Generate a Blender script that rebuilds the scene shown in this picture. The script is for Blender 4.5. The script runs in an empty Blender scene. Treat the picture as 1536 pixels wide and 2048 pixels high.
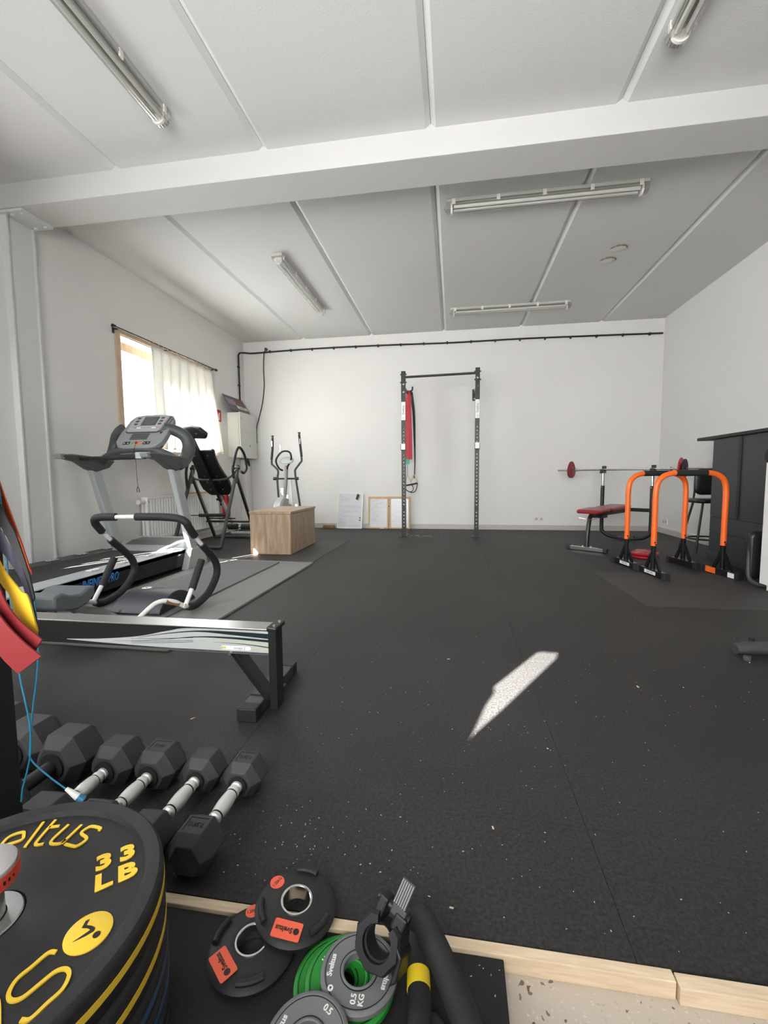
import bpy, bmesh, math, random
from mathutils import Vector, Matrix, Euler
random.seed(7)
S = bpy.context.scene
COL = S.collection
PI = math.pi
V = Vector

# ---------------------------------------------------------------- camera
FPX = 880.0
cam_d = bpy.data.cameras.new('camera'); cam = bpy.data.objects.new('camera', cam_d); COL.objects.link(cam)
S.camera = cam
cam_d.sensor_fit = 'VERTICAL'; cam_d.sensor_height = 36.0; cam_d.lens = 36.0 * FPX / 2048.0
cam_d.clip_start = 0.02; cam_d.clip_end = 200
_y, _p, _r = -0.15711532, -0.08115012, -0.00805927
F_ = V((math.sin(_y) * math.cos(_p), math.cos(_y) * math.cos(_p), math.sin(_p)))
R0 = V((math.cos(_y), -math.sin(_y), 0)); U0 = R0.cross(F_)
Rr = R0 * math.cos(_r) + U0 * math.sin(_r); Ur = -R0 * math.sin(_r) + U0 * math.cos(_r)
m = Matrix((Rr, Ur, -F_)).transposed().to_4x4(); m.translation = V((0, 0, 0.87))
cam.matrix_world = m

# ---------------------------------------------------------------- view, world, sun, daylight
S.view_settings.view_transform = 'Standard'; S.view_settings.look = 'None'
S.view_settings.gamma = 1.0; S.view_settings.use_curve_mapping = False
S.view_settings.exposure = 0.07
w = bpy.data.worlds.new('daylight'); S.world = w; w.use_nodes = True
bg = w.node_tree.nodes['Background']; bg.inputs[0].default_value = (0.93, 0.96, 1.0, 1); bg.inputs[1].default_value = 3.0

SUN_DIR = V((0.46, 0.88, 0)).normalized() + V((0, 0, -0.5))
sd = bpy.data.lights.new('sun', 'SUN'); sd.energy = 190.0; sd.angle = 0.006; sd.color = (1.0, 0.97, 0.92)
so = bpy.data.objects.new('sun', sd); COL.objects.link(so); so.location = (-5, -8, 6)
so.rotation_euler = SUN_DIR.to_track_quat('-Z', 'Y').to_euler()

def area(name, loc, direc, sx, sy, power, colr=(1, 1, 1)):
    d = bpy.data.lights.new(name, 'AREA'); d.shape = 'RECTANGLE'; d.size = sx; d.size_y = sy
    d.energy = power; d.color = colr
    o = bpy.data.objects.new(name, d); COL.objects.link(o); o.location = loc
    o.rotation_euler = V(direc).to_track_quat('-Z', 'Y').to_euler()
    return o
# daylight coming through the windows of the room
a_ = area('daylight_rear_window', (0.45, -0.93, 1.60), (0.16, 1, 0.02), 5.0, 1.3, 188, (1.0, 0.99, 0.97)); a_.data.spread = math.radians(112)
area('daylight_left_front_window', (-3.50, 1.75, 1.65), (1, 0.1, -0.3), 1.5, 1.6, 50, (0.95, 0.98, 1.0))
area('daylight_left_rear_window', (-3.36, 5.3, 1.8), (1, 0, -0.1), 1.5, 1.1, 40, (0.97, 0.99, 1.0))

# ---------------------------------------------------------------- materials
def mat(name, col, rough=0.5, metal=0.0, bump=0.0, bscale=200.0, var=0.0, vscale=4.0, spec=0.5, coat=0.0, detail=6, stretch=None):
    m = bpy.data.materials.new(name); m.use_nodes = True
    nt = m.node_tree; b = nt.nodes['Principled BSDF']
    b.inputs['Base Color'].default_value = (*col, 1); b.inputs['Roughness'].default_value = rough
    b.inputs['Metallic'].default_value = metal
    b.inputs['Specular IOR Level'].default_value = spec
    b.inputs['Coat Weight'].default_value = coat
    tc = nt.nodes.new('ShaderNodeTexCoord'); mp = nt.nodes.new('ShaderNodeMapping')
    nt.links.new(tc.outputs['Object'], mp.inputs[0])
    if stretch: mp.inputs['Scale'].default_value = stretch
    n2 = nt.nodes.new('ShaderNodeTexNoise'); n2.inputs['Scale'].default_value = vscale; n2.inputs['Detail'].default_value = detail
    nt.links.new(mp.outputs[0], n2.inputs['Vector'])
    mx = nt.nodes.new('ShaderNodeMix'); mx.data_type = 'RGBA'
    v = max(var, 0.03)
    mx.inputs[6].default_value = (*[max(0, c * (1 - v)) for c in col], 1)
    mx.inputs[7].default_value = (*[min(1, c * (1 + v)) for c in col], 1)
    nt.links.new(n2.outputs['Fac'], mx.inputs[0]); nt.links.new(mx.outputs[2], b.inputs['Base Color'])
    if bump > 0:
        n = nt.nodes.new('ShaderNodeTexNoise'); n.inputs['Scale'].default_value = bscale; n.inputs['Detail'].default_value = 4
        nt.links.new(mp.outputs[0], n.inputs['Vector'])
        bp = nt.nodes.new('ShaderNodeBump'); bp.inputs['Strength'].default_value = bump; bp.inputs['Distance'].default_value = 0.004
        nt.links.new(n.outputs['Fac'], bp.inputs['Height']); nt.links.new(bp.outputs[0], b.inputs['Normal'])
    return m

def rubber_floor_mat():
    m = mat('black_rubber_floor', (0.027, 0.0265, 0.026), 0.60, spec=0.5)
    nt = m.node_tree; b = nt.nodes['Principled BSDF']; L = nt.links
    tc = nt.nodes.new('ShaderNodeTexCoord')
    a = nt.nodes.new('ShaderNodeTexNoise'); a.inputs['Scale'].default_value = 0.9; a.inputs['Detail'].default_value = 5; L.new(tc.outputs['Object'], a.inputs[0])
    g = nt.nodes.new('ShaderNodeTexNoise'); g.inputs['Scale'].default_value = 120; g.inputs['Detail'].default_value = 5; g.inputs['Roughness'].default_value = 0.75; L.new(tc.outputs['Object'], g.inputs[0])
    mr = nt.nodes.new('ShaderNodeMapRange'); mr.inputs[1].default_value = 0.35; mr.inputs[2].default_value = 0.7; mr.inputs[3].default_value = 0.25; mr.inputs[4].default_value = 2.1
    L.new(g.outputs['Fac'], mr.inputs[0])
    mr2 = nt.nodes.new('ShaderNodeMapRange'); mr2.inputs[1].default_value = 0.3; mr2.inputs[2].default_value = 0.7; mr2.inputs[3].default_value = 0.7; mr2.inputs[4].default_value = 1.45
    L.new(a.outputs['Fac'], mr2.inputs[0])
    mu = nt.nodes.new('ShaderNodeMath'); mu.operation = 'MULTIPLY'; L.new(mr.outputs[0], mu.inputs[0]); L.new(mr2.outputs[0], mu.inputs[1])
    vm = nt.nodes.new('ShaderNodeVectorMath'); vm.operation = 'SCALE'; vm.inputs[0].default_value = (0.0180, 0.0172, 0.0166)
    L.new(mu.outputs[0], vm.inputs['Scale']); L.new(vm.outputs[0], b.inputs['Base Color'])
    # pale specks in the rubber granulate
    vo = nt.nodes.new('ShaderNodeTexVoronoi'); vo.inputs['Scale'].default_value = 38; L.new(tc.outputs['Object'], vo.inputs['Vector'])
    lt = nt.nodes.new('ShaderNodeMath'); lt.operation = 'LESS_THAN'; lt.inputs[1].default_value = 0.045; L.new(vo.outputs['Distance'], lt.inputs[0])
    sep = nt.nodes.new('ShaderNodeSeparateColor'); L.new(vo.outputs['Color'], sep.inputs[0])
    gt = nt.nodes.new('ShaderNodeMath'); gt.operation = 'GREATER_THAN'; gt.inputs[1].default_value = 0.90; L.new(sep.outputs[0], gt.inputs[0])
    m2 = nt.nodes.new('ShaderNodeMath'); m2.operation = 'MULTIPLY'; L.new(lt.outputs[0], m2.inputs[0]); L.new(gt.outputs[0], m2.inputs[1])
    mx = nt.nodes.new('ShaderNodeMix'); mx.data_type = 'RGBA'; mx.inputs[7].default_value = (0.35, 0.34, 0.32, 1)
    L.new(m2.outputs[0], mx.inputs[0]); L.new(vm.outputs[0], mx.inputs[6]); L.new(mx.outputs[2], b.inputs['Base Color'])
    bp = nt.nodes.new('ShaderNodeBump'); bp.inputs['Strength'].default_value = 0.6; bp.inputs['Distance'].default_value = 0.003
    L.new(g.outputs['Fac'], bp.inputs['Height']); L.new(bp.outputs[0], b.inputs['Normal'])
    return m

def terrazzo_mat():
    m = mat('terrazzo', (0.5, 0.46, 0.4), 0.45); nt = m.node_tree; b = nt.nodes['Principled BSDF']; L = nt.links
    tc = nt.nodes.new('ShaderNodeTexCoord')
    ns = nt.nodes.new('ShaderNodeTexNoise'); ns.inputs['Scale'].default_value = 60; L.new(tc.outputs['Object'], ns.inputs[0])
    prev = None
    base = (0.54, 0.48, 0.41, 1)
    for sc, th, r, cols in ((130, 0.30, 0.45, ((0.42, 0.38, 0.33, 1), (0.66, 0.62, 0.56, 1))), (75, 0.30, 0.80, ((0.10, 0.065, 0.05, 1), (0.24, 0.20, 0.17, 1)))):
        add = nt.nodes.new('ShaderNodeVectorMath'); add.operation = 'MULTIPLY_ADD'; add.inputs[1].default_value = (0.02, 0.02, 0.02)
        L.new(ns.outputs['Color'], add.inputs[0]); L.new(tc.outputs['Object'], add.inputs[2])
        vo = nt.nodes.new('ShaderNodeTexVoronoi'); vo.inputs['Scale'].default_value = sc; L.new(add.outputs[0], vo.inputs['Vector'])
        lt = nt.nodes.new('ShaderNodeMath'); lt.operation = 'LESS_THAN'; lt.inputs[1].default_value = th; L.new(vo.outputs['Distance'], lt.inputs[0])
        sp = nt.nodes.new('ShaderNodeSeparateColor'); L.new(vo.outputs['Color'], sp.inputs[0])
        gt = nt.nodes.new('ShaderNodeMath'); gt.operation = 'GREATER_THAN'; gt.inputs[1].default_value = r; L.new(sp.outputs[0], gt.inputs[0])
        mm = nt.nodes.new('ShaderNodeMath'); mm.operation = 'MULTIPLY'; L.new(lt.outputs[0], mm.inputs[0]); L.new(gt.outputs[0], mm.inputs[1])
        c = nt.nodes.new('ShaderNodeMix'); c.data_type = 'RGBA'; c.inputs[6].default_value = cols[0]; c.inputs[7].default_value = cols[1]; L.new(sp.outputs[1], c.inputs[0])
        mx = nt.nodes.new('ShaderNodeMix'); mx.data_type = 'RGBA'; mx.inputs[6].default_value = base
        if prev: L.new(prev, mx.inputs[6])
        L.new(c.outputs[2], mx.inputs[7]); L.new(mm.outputs[0], mx.inputs[0]); prev = mx.outputs[2]
    L.new(prev, b.inputs['Base Color'])
    return m

def wood_mat(name, c1, c2, scale=(1, 1, 12), rough=0.5):
    m = mat(name, c1, rough); nt = m.node_tree; b = nt.nodes['Principled BSDF']; L = nt.links
    tc = nt.nodes.new('ShaderNodeTexCoord'); mp = nt.nodes.new('ShaderNodeMapping'); mp.inputs['Scale'].default_value = scale
    L.new(tc.outputs['Object'], mp.inputs[0])
    n = nt.nodes.new('ShaderNodeTexNoise'); n.inputs['Scale'].default_value = 3.5; n.inputs['Detail'].default_value = 8; n.inputs['Distortion'].default_value = 0.8
    L.new(mp.outputs[0], n.inputs[0])
    cr = nt.nodes.new('ShaderNodeValToRGB'); cr.color_ramp.elements[0].position = 0.33; cr.color_ramp.elements[1].position = 0.68
    cr.color_ramp.elements[0].color = (*c1, 1); cr.color_ramp.elements[1].color = (*c2, 1)
    L.new(n.outputs['Fac'], cr.inputs[0]); L.new(cr.outputs[0], b.inputs['Base Color'])
    return m

def clear_mat(name, tint, clear=0.75, rough=0.05):
    m = bpy.data.materials.new(name); m.use_nodes = True; nt = m.node_tree; nt.nodes.clear()
    o = nt.nodes.new('ShaderNodeOutputMaterial'); t = nt.nodes.new('ShaderNodeBsdfTransparent'); g = nt.nodes.new('ShaderNodeBsdfGlossy')
    t.inputs[0].default_value = (*tint, 1); g.inputs[0].default_value = (0.9, 0.9, 0.9, 1); g.inputs['Roughness'].default_value = rough
    lw = nt.nodes.new('ShaderNodeLayerWeight'); lw.inputs[0].default_value = 1 - clear
    mx = nt.nodes.new('ShaderNodeMixShader'); nt.links.new(lw.outputs['Facing'], mx.inputs[0]); nt.links.new(t.outputs[0], mx.inputs[1]); nt.links.new(g.outputs[0], mx.inputs[2])
    nt.links.new(mx.outputs[0], o.inputs[0])
    return m

def cloth_mat(name, col):
    m = bpy.data.materials.new(name); m.use_nodes = True; nt = m.node_tree; nt.nodes.clear(); L = nt.links
    o = nt.nodes.new('ShaderNodeOutputMaterial'); d = nt.nodes.new('ShaderNodeBsdfDiffuse'); t = nt.nodes.new('ShaderNodeBsdfTranslucent')
    tc = nt.nodes.new('ShaderNodeTexCoord'); n = nt.nodes.new('ShaderNodeTexNoise'); n.inputs['Scale'].default_value = 5; L.new(tc.outputs['Object'], n.inputs[0])
    c = nt.nodes.new('ShaderNodeMix'); c.data_type = 'RGBA'; c.inputs[6].default_value = (*[x * 0.93 for x in col], 1); c.inputs[7].default_value = (*col, 1); L.new(n.outputs['Fac'], c.inputs[0])
    L.new(c.outputs[2], d.inputs[0]); L.new(c.outputs[2], t.inputs[0])
    mx = nt.nodes.new('ShaderNodeMixShader'); mx.inputs[0].default_value = 0.45; L.new(d.outputs[0], mx.inputs[1]); L.new(t.outputs[0], mx.inputs[2]); L.new(mx.outputs[0], o.inputs[0])
    return m

M = dict(
    wall=mat('white_wall_paint', (0.765, 0.755, 0.735), 0.85, bump=0.15, bscale=60, var=0.035, vscale=1.3),
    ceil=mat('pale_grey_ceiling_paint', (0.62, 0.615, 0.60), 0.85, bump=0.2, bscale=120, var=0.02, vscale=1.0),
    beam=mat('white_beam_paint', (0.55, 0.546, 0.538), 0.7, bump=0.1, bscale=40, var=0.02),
    seam=mat('lit_groove_tint', (0.69, 0.69, 0.68), 0.7),  # paler tint puts the light caught by the groove faces into their colour
    skirt=mat('grey_tile_skirting', (0.50, 0.48, 0.45), 0.5, var=0.12, vscale=14),
    steelpaint=mat('painted_steel_column', (0.66, 0.67, 0.67), 0.5, var=0.02),
    floor=rubber_floor_mat(), terrazzo=terrazzo_mat(),
    tilemat=mat('worn_rubber_mat', (0.045, 0.044, 0.043), 0.6, bump=0.5, bscale=240, var=0.25, vscale=90),
    blackmat=mat('black_foam_mat', (0.012, 0.012, 0.012), 0.8, bump=0.4, bscale=260, var=0.3, vscale=120),
    pine=wood_mat('pine_batten', (0.66, 0.50, 0.33), (0.78, 0.64, 0.47), (3, 30, 30), 0.55),
    oak=wood_mat('oak_laminate', (0.33, 0.225, 0.145), (0.50, 0.37, 0.26), (9, 9, 0.9), 0.45),
    framewood=wood_mat('window_wood', (0.50, 0.36, 0.25), (0.62, 0.47, 0.34), (6, 6, 2), 0.5),
    corkwood=wood_mat('beech_frame', (0.50, 0.33, 0.18), (0.60, 0.41, 0.24), (6, 6, 3), 0.5),
    brownwood=wood_mat('brown_block', (0.24, 0.12, 0.06), (0.32, 0.17, 0.09), (6, 2, 2), 0.6),
    black=mat('black_powder_coat', (0.011, 0.011, 0.011), 0.42, bump=0.08, bscale=400),
    blackgloss=mat('black_gloss_plastic', (0.010, 0.010, 0.011), 0.16),
    foam=mat('black_foam_grip', (0.013, 0.013, 0.014), 0.68, bump=0.25, bscale=500),
    rubber=mat('black_rubber', (0.013, 0.013, 0.014), 0.55, bump=0.15, bscale=300),
    hexrub=mat('dark_grey_hex_rubber', (0.034, 0.034, 0.035), 0.6, bump=0.15, bscale=400),
    hexink=mat('engraved_black', (0.004, 0.004, 0.004), 0.8),
    plate=mat('bumper_plate_rubber', (0.016, 0.0165, 0.018), 0.58, bump=0.3, bscale=600, var=0.1, vscale=60),
    vinyl=mat('black_vinyl', (0.009, 0.009, 0.010), 0.35, bump=0.12, bscale=250),
    navyvinyl=mat('navy_vinyl', (0.026, 0.028, 0.038), 0.42, bump=0.2, bscale=400),
    greyvinyl=mat('slate_grey_foam', (0.10, 0.115, 0.12), 0.6, bump=0.2, bscale=300),
    redvinyl=mat('red_vinyl', (0.26, 0.014, 0.020), 0.3),
    redgloss=mat('red_plate_plastic', (0.42, 0.012, 0.022), 0.25),
    redplate=mat('dark_red_iron', (0.25, 0.015, 0.020), 0.45),
    orange=mat('orange_paint', (0.90, 0.15, 0.018), 0.35),
    chrome=mat('chrome', (0.80, 0.80, 0.79), 0.18, 1.0),
    steel=mat('brushed_steel', (0.55, 0.55, 0.54), 0.35, 1.0),
    alu=mat('anodised_rail', (0.42, 0.415, 0.40), 0.32, 0.9, var=0.05, vscale=3),
    silver=mat('silver_plastic', (0.36, 0.385, 0.39), 0.38),
    silver2=mat('grey_console_plastic', (0.25, 0.26, 0.26), 0.42),
    tmgrey=mat('slate_handle_plastic', (0.058, 0.066, 0.066), 0.5, bump=0.05, bscale=200),
    darkgrey=mat('dark_grey_plastic', (0.045, 0.047, 0.05), 0.5),
    white=mat('white_enamel', (0.80, 0.80, 0.78), 0.35),
    offwhite=mat('off_white_plastic', (0.72, 0.71, 0.67), 0.45),
    cabinet=mat('light_grey_cabinet', (0.62, 0.62, 0.58), 0.4),
    greymat=mat('grey_foam_mat', (0.215, 0.21, 0.205), 0.75, bump=0.25, bscale=150, var=0.05, vscale=8),
    greymat2=mat('mid_grey_foam_mat', (0.155, 0.155, 0.155), 0.75, bump=0.25, bscale=150, var=0.05, vscale=8),
    yellow=mat('yellow_paint', (0.85, 0.58, 0.045), 0.5),
    yellow2=mat('yellow_tape', (0.85, 0.62, 0.02), 0.5),
    blue=mat('blue_stripe', (0.035, 0.09, 0.19), 0.5),
    inkblue=mat('blue_lettering', (0.03, 0.22, 0.62), 0.4),
    green=mat('green_rubber', (0.018, 0.25, 0.030), 0.5, bump=0.1, bscale=300),
    greyplate=mat('grey_rubber', (0.155, 0.16, 0.165), 0.55, bump=0.1, bscale=300),
    decal=mat('orange_sticker', (0.85, 0.13, 0.065), 0.35),
    decalred=mat('red_sticker', (0.72, 0.07, 0.05), 0.4),
    ink=mat('black_ink', (0.012, 0.012, 0.012), 0.5),
    inkwhite=mat('white_lettering', (0.80, 0.80, 0.78), 0.5),
    inkgrey=mat('grey_pen', (0.10, 0.10, 0.12), 0.6),
    inkred=mat('red_pen', (0.50, 0.05, 0.06), 0.6),
    board=mat('whiteboard', (0.66, 0.68, 0.71), 0.22),
    band_red=mat('red_latex', (0.19, 0.010, 0.013), 0.5, bump=0.1, bscale=200),
    band_crimson=mat('crimson_latex', (0.50, 0.016, 0.035), 0.5),
    band_yellow=mat('yellow_latex', (0.78, 0.48, 0.02), 0.55, bump=0.15, bscale=200),
    band_orange=mat('orange_latex', (0.72, 0.10, 0.015), 0.5, bump=0.1, bscale=200),
    band_navy=mat('navy_latex', (0.035, 0.037, 0.07), 0.5, bump=0.1, bscale=200),
    band_black=mat('black_latex', (0.010, 0.010, 0.012), 0.5),
    teal=mat('teal_latex', (0.05, 0.42, 0.38), 0.5),
    greygreen=mat('grey_green_fabric', (0.17, 0.20, 0.20), 0.8),
    cord=mat('blue_cord', (0.015, 0.17, 0.29), 0.4),
    woodring=mat('pale_rope', (0.62, 0.46, 0.30), 0.6),
    slate=mat('slate_painted_board', (0.028, 0.033, 0.037), 0.38, var=0.06, vscale=6),
    slatedark=mat('black_groove', (0.010, 0.011, 0.012), 0.5),
    lcd=mat('lcd_glass', (0.10, 0.11, 0.105), 0.2),
    poster_a=mat('navy_print', (0.045, 0.05, 0.075), 0.35, var=0.3, vscale=30),
    poster_b=mat('maroon_print', (0.12, 0.035, 0.045), 0.35, var=0.3, vscale=30),
    poster_c=mat('mauve_print', (0.30, 0.20, 0.27), 0.35, var=0.5, vscale=40),
    fire=mat('fire_red', (0.55, 0.015, 0.015), 0.3),
    dust=mat('pale_lint', (0.60, 0.57, 0.52), 0.8),
    straw=mat('straw_chip', (0.60, 0.45, 0.25), 0.7),
    plaster=mat('rough_plaster', (0.22, 0.16, 0.11), 0.9, bump=0.8, bscale=30, var=0.35, vscale=25),
    glass=clear_mat('window_glass', (0.97, 0.99, 0.98), 0.96, 0.02),
    cover=clear_mat('clear_cover', (0.88, 0.88, 0.86), 0.72, 0.12),
    tubewhite=mat('unlit_tube', (0.80, 0.80, 0.78), 0.3),
    reflector=mat('reflector_metal', (0.60, 0.60, 0.57), 0.25, 0.85),
    lamphousing=mat('grey_lamp_housing', (0.50, 0.50, 0.47), 0.4),
    curtain=cloth_mat('cream_curtain_cloth', (0.84, 0.84, 0.815)),
    handle=mat('bright_knurled_steel', (0.78, 0.78, 0.77), 0.38, 0.55),
    yellowgreen=mat('lime_print', (0.45, 0.52, 0.12), 0.4),
    decalgrey=mat('pale_grey_print', (0.42, 0.44, 0.45), 0.25),
    decaldark=mat('dark_teal_print', (0.015, 0.025, 0.028), 0.25),
    btn_green=mat('green_button', (0.05, 0.40, 0.20), 0.4),
    btn_red=mat('red_button', (0.55, 0.02, 0.02), 0.3),
    btn_pink=mat('pink_button', (0.65, 0.15, 0.16), 0.4),
)

# ---------------------------------------------------------------- mesh helpers
def new(): return bmesh.new()

def mobj(name, bm, m, parent=None, label=None, smooth=False, world=False, bevel=0.0):
    if parent is not None and world:
        top = parent
        while top.parent: top = top.parent
        bm.transform((Matrix.Translation(top.location) @ top.rotation_euler.to_matrix().to_4x4()).inverted())
    bmesh.ops.remove_doubles(bm, verts=bm.verts, dist=1e-6)
    bmesh.ops.recalc_face_normals(bm, faces=bm.faces)
    me = bpy.data.meshes.new(name); bm.to_mesh(me); bm.free()
    o = bpy.data.objects.new(name, me); COL.objects.link(o)
    ms = m if isinstance(m, (list, tuple)) else [m]
    for k in ms: me.materials.append(M[k])
    if smooth:
        for p in me.polygons: p.use_smooth = True
        try: me.set_sharp_from_angle(angle=math.radians(35))
        except Exception: pass
    if bevel > 0:
        md = o.modifiers.new('bevel', 'BEVEL'); md.width = bevel; md.segments = 2; md.limit_method = 'ANGLE'; md.angle_limit = math.radians(40)
    if parent is not None: o.parent = parent
    if label: o['label'] = label
    return o

ROOTS = []
def thing(name, label, cat, loc=(0, 0, 0), rz=0.0, group=None, rot=None):
    o = bpy.data.objects.new(name, None); COL.objects.link(o)
    o.empty_display_size = 0.05
    o.location = loc; o.rotation_euler = rot if rot else (0, 0, rz)
    o['label'] = label; o['category'] = cat
    if group: o['group'] = group
    R = Euler(o.rotation_euler).to_matrix().to_4x4()
    o.matrix_world = Matrix.Translation(V(loc)) @ R
    return o
def tag(o, label, cat, group=None, kind=None):
    if label: o['label'] = label
    if cat: o['category'] = cat
    if group: o['group'] = group
    if kind: o['kind'] = kind
    return o
def struct(name, bm, m, parent=None, **k):
    o = mobj(name, bm, m, parent, **k)
    if parent is None: o['kind'] = 'structure'
    return o
def copy_tree(o, parent=None):
    c = o.copy(); COL.objects.link(c)
    if parent is not None: c.parent = parent
    for ch in list(o.children): copy_tree(ch, c)
    return c

def box(bm, lo, hi, rot=None, piv=None, mi=0):
    lo = V(lo); hi = V(hi); c = (lo + hi) / 2; s = hi - lo
    r = bmesh.ops.create_cube(bm, size=1.0)
    mt = Matrix.Translation(c) @ Matrix.Diagonal((s.x, s.y, s.z, 1))
    if rot is not None:
        pv = V(piv) if piv is not None else c
        mt = Matrix.Translation(pv) @ Euler(rot).to_matrix().to_4x4() @ Matrix.Translation(-pv) @ mt
    bmesh.ops.transform(bm, matrix=mt, verts=r['verts'])
    if mi:
        for f in {f for v in r['verts'] for f in v.link_faces}: f.material_index = mi
    return r['verts']

def cyl(bm, a, b, r, r2=None, seg=20, mi=0):
    a = V(a); b = V(b); d = b - a
    rr = bmesh.ops.create_cone(bm, cap_ends=True, cap_tris=False, segments=seg, radius1=r, radius2=r if r2 is None else r2, depth=d.length)
    mt = Matrix.Translation((a + b) / 2) @ d.to_track_quat('Z', 'Y').to_matrix().to_4x4()
    bmesh.ops.transform(bm, matrix=mt, verts=rr['verts'])
    if mi:
        for f in {f for v in rr['verts'] for f in v.link_faces}: f.material_index = mi
    return rr['verts']

def cr(pts, n=8):
    pts = [V(p) for p in pts]; out = []
    for i in range(len(pts) - 1):
        p0 = pts[i - 1] if i > 0 else pts[0] * 2 - pts[1]; p1 = pts[i]; p2 = pts[i + 1]
        p3 = pts[i + 2] if i + 2 < len(pts) else pts[-1] * 2 - pts[-2]
        for k in range(n):
            t = k / n
            out.append(0.5 * ((2 * p1) + (-p0 + p2) * t + (2 * p0 - 5 * p1 + 4 * p2 - p3) * t * t + (-p0 + 3 * p1 - 3 * p2 + p3) * t ** 3))
    out.append(pts[-1]); return out

def frames(pts):
    T = []
    for i in range(len(pts)):
        a = pts[max(0, i - 1)]; b = pts[min(len(pts) - 1, i + 1)]
        d = b - a
        T.append(d.normalized() if d.length > 1e-9 else V((0, 0, 1)))
    up = V((0, 0, 1)) if abs(T[0].z) < 0.9 else V((1, 0, 0))
    n = (up - T[0] * up.dot(T[0])).normalized(); N = [n]
    for i in range(1, len(pts)):
        n = (N[-1] - T[i] * N[-1].dot(T[i]))
        n = n.normalized() if n.length > 1e-6 else N[-1]
        N.append(n)
    return T, N

def tube(bm, pts, r, seg=12, n=0, sx=1.0, cap=True, mi=0):
    """round (or oval) pipe along a path; r may be a list"""
    pts = cr(pts, n) if n else [V(p) for p in pts]
    T, N = frames(pts); rings = []
    for i, p in enumerate(pts):
        rad = r[i] if isinstance(r, (list, tuple)) and len(r) == len(pts) else (r if not isinstance(r, (list, tuple)) else r[0] + (r[-1] - r[0]) * i / (len(pts) - 1))
        B = T[i].cross(N[i])
        rings.append([bm.verts.new(p + (N[i] * math.cos(a) * sx + B * math.sin(a)) * rad) for a in [2 * PI * k / seg for k in range(seg)]])
    fs = []
    for a, b in zip(rings, rings[1:]):
        for k in range(seg): fs.append(bm.faces.new((a[k], a[(k + 1) % seg], b[(k + 1) % seg], b[k])))
    if cap:
        fs.append(bm.faces.new(rings[0][::-1])); fs.append(bm.faces.new(rings[-1]))
    for f in fs: f.material_index = mi

def bar(bm, a, b, wx, wy, up=(0, 0, 1), mi=0):
    """rectangular bar from a to b"""
    a = V(a); b = V(b); T = (b - a).normalized(); up = V(up)
    if abs(T.dot(up)) > 0.99: up = V((1, 0, 0))
    s = T.cross(up).normalized(); u = s.cross(T)
    vs = [[bm.verts.new(p + s * x * wx / 2 + u * y * wy / 2) for x, y in ((-1, -1), (1, -1), (1, 1), (-1, 1))] for p in (a, b)]
    fs = [bm.faces.new(vs[0][::-1]), bm.faces.new(vs[1])] + [bm.faces.new((vs[0][k], vs[0][(k + 1) % 4], vs[1][(k + 1) % 4], vs[1][k])) for k in range(4)]
    for f in fs: f.material_index = mi

def prism(bm, pts, vec, mi=0):
    vec = V(vec); A = [bm.verts.new(V(p)) for p in pts]; B = [bm.verts.new(V(p) + vec) for p in pts]
    n = len(pts); fs = [bm.faces.new(A[::-1]), bm.faces.new(B)]
    for k in range(n): fs.append(bm.faces.new((A[k], A[(k + 1) % n], B[(k + 1) % n], B[k])))
    for f in fs: f.material_index = mi

def lathe(bm, prof, seg=48, mt=None, closed=False, mi=0):
    rings = []
    for r, z in prof:
        if r < 1e-6: rings.append([bm.verts.new((0, 0, z))])
        else: rings.append([bm.verts.new((r * math.cos(2 * PI * k / seg), r * math.sin(2 * PI * k / seg), z)) for k in range(seg)])
    vs = [v for r in rings for v in r]
    prs = list(zip(rings, rings[1:])) + ([(rings[-1], rings[0])] if closed else [])
    for a, b in prs:
        for k in range(seg):
            if len(a) == 1 and len(b) == 1: continue
            if len(a) == 1: f = bm.faces.new((a[0], b[k], b[(k + 1) % seg]))
            elif len(b) == 1: f = bm.faces.new((a[k], a[(k + 1) % seg], b[0]))
            else: f = bm.faces.new((a[k], a[(k + 1) % seg], b[(k + 1) % seg], b[k]))
            f.material_index = mi
    if mt is not None: bmesh.ops.transform(bm, matrix=mt, verts=vs)
    return vs

def ribbon(bm, L, R, th=0.003, n=8):
    """flat band between two edge curves, with thickness"""
    def even(P, k):
        P = cr(P, n); d = [0.0]
        for a, b in zip(P, P[1:]): d.append(d[-1] + (b - a).length)
        out = []; j = 0
        for i in range(k):
            t = d[-1] * i / (k - 1)
            while j < len(P) - 2 and d[j + 1] < t: j += 1
            f = (t - d[j]) / max(1e-9, d[j + 1] - d[j]); out.append(P[j].lerp(P[j + 1], min(1, max(0, f))))
        return out
    if len(L) != len(R): L = even(L, 33); R = even(R, 33)
    else: L = cr(L, n); R = cr(R, n)
    k = len(L)
    rows = []
    for i in range(k):
        t = L[min(i + 1, k - 1)] - L[max(0, i - 1)]; wd = R[i] - L[i]; nn = t.cross(wd)
        nn = nn.normalized() * th / 2 if nn.length > 1e-9 else V((0, th / 2, 0))
        rows.append([bm.verts.new(x) for x in (L[i] + nn, R[i] + nn, R[i] - nn, L[i] - nn)])
    for a, b in zip(rows, rows[1:]):
        for q in range(4): bm.faces.new((a[q], a[(q + 1) % 4], b[(q + 1) % 4], b[q]))
    bm.faces.new(rows[0][::-1]); bm.faces.new(rows[-1])

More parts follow.
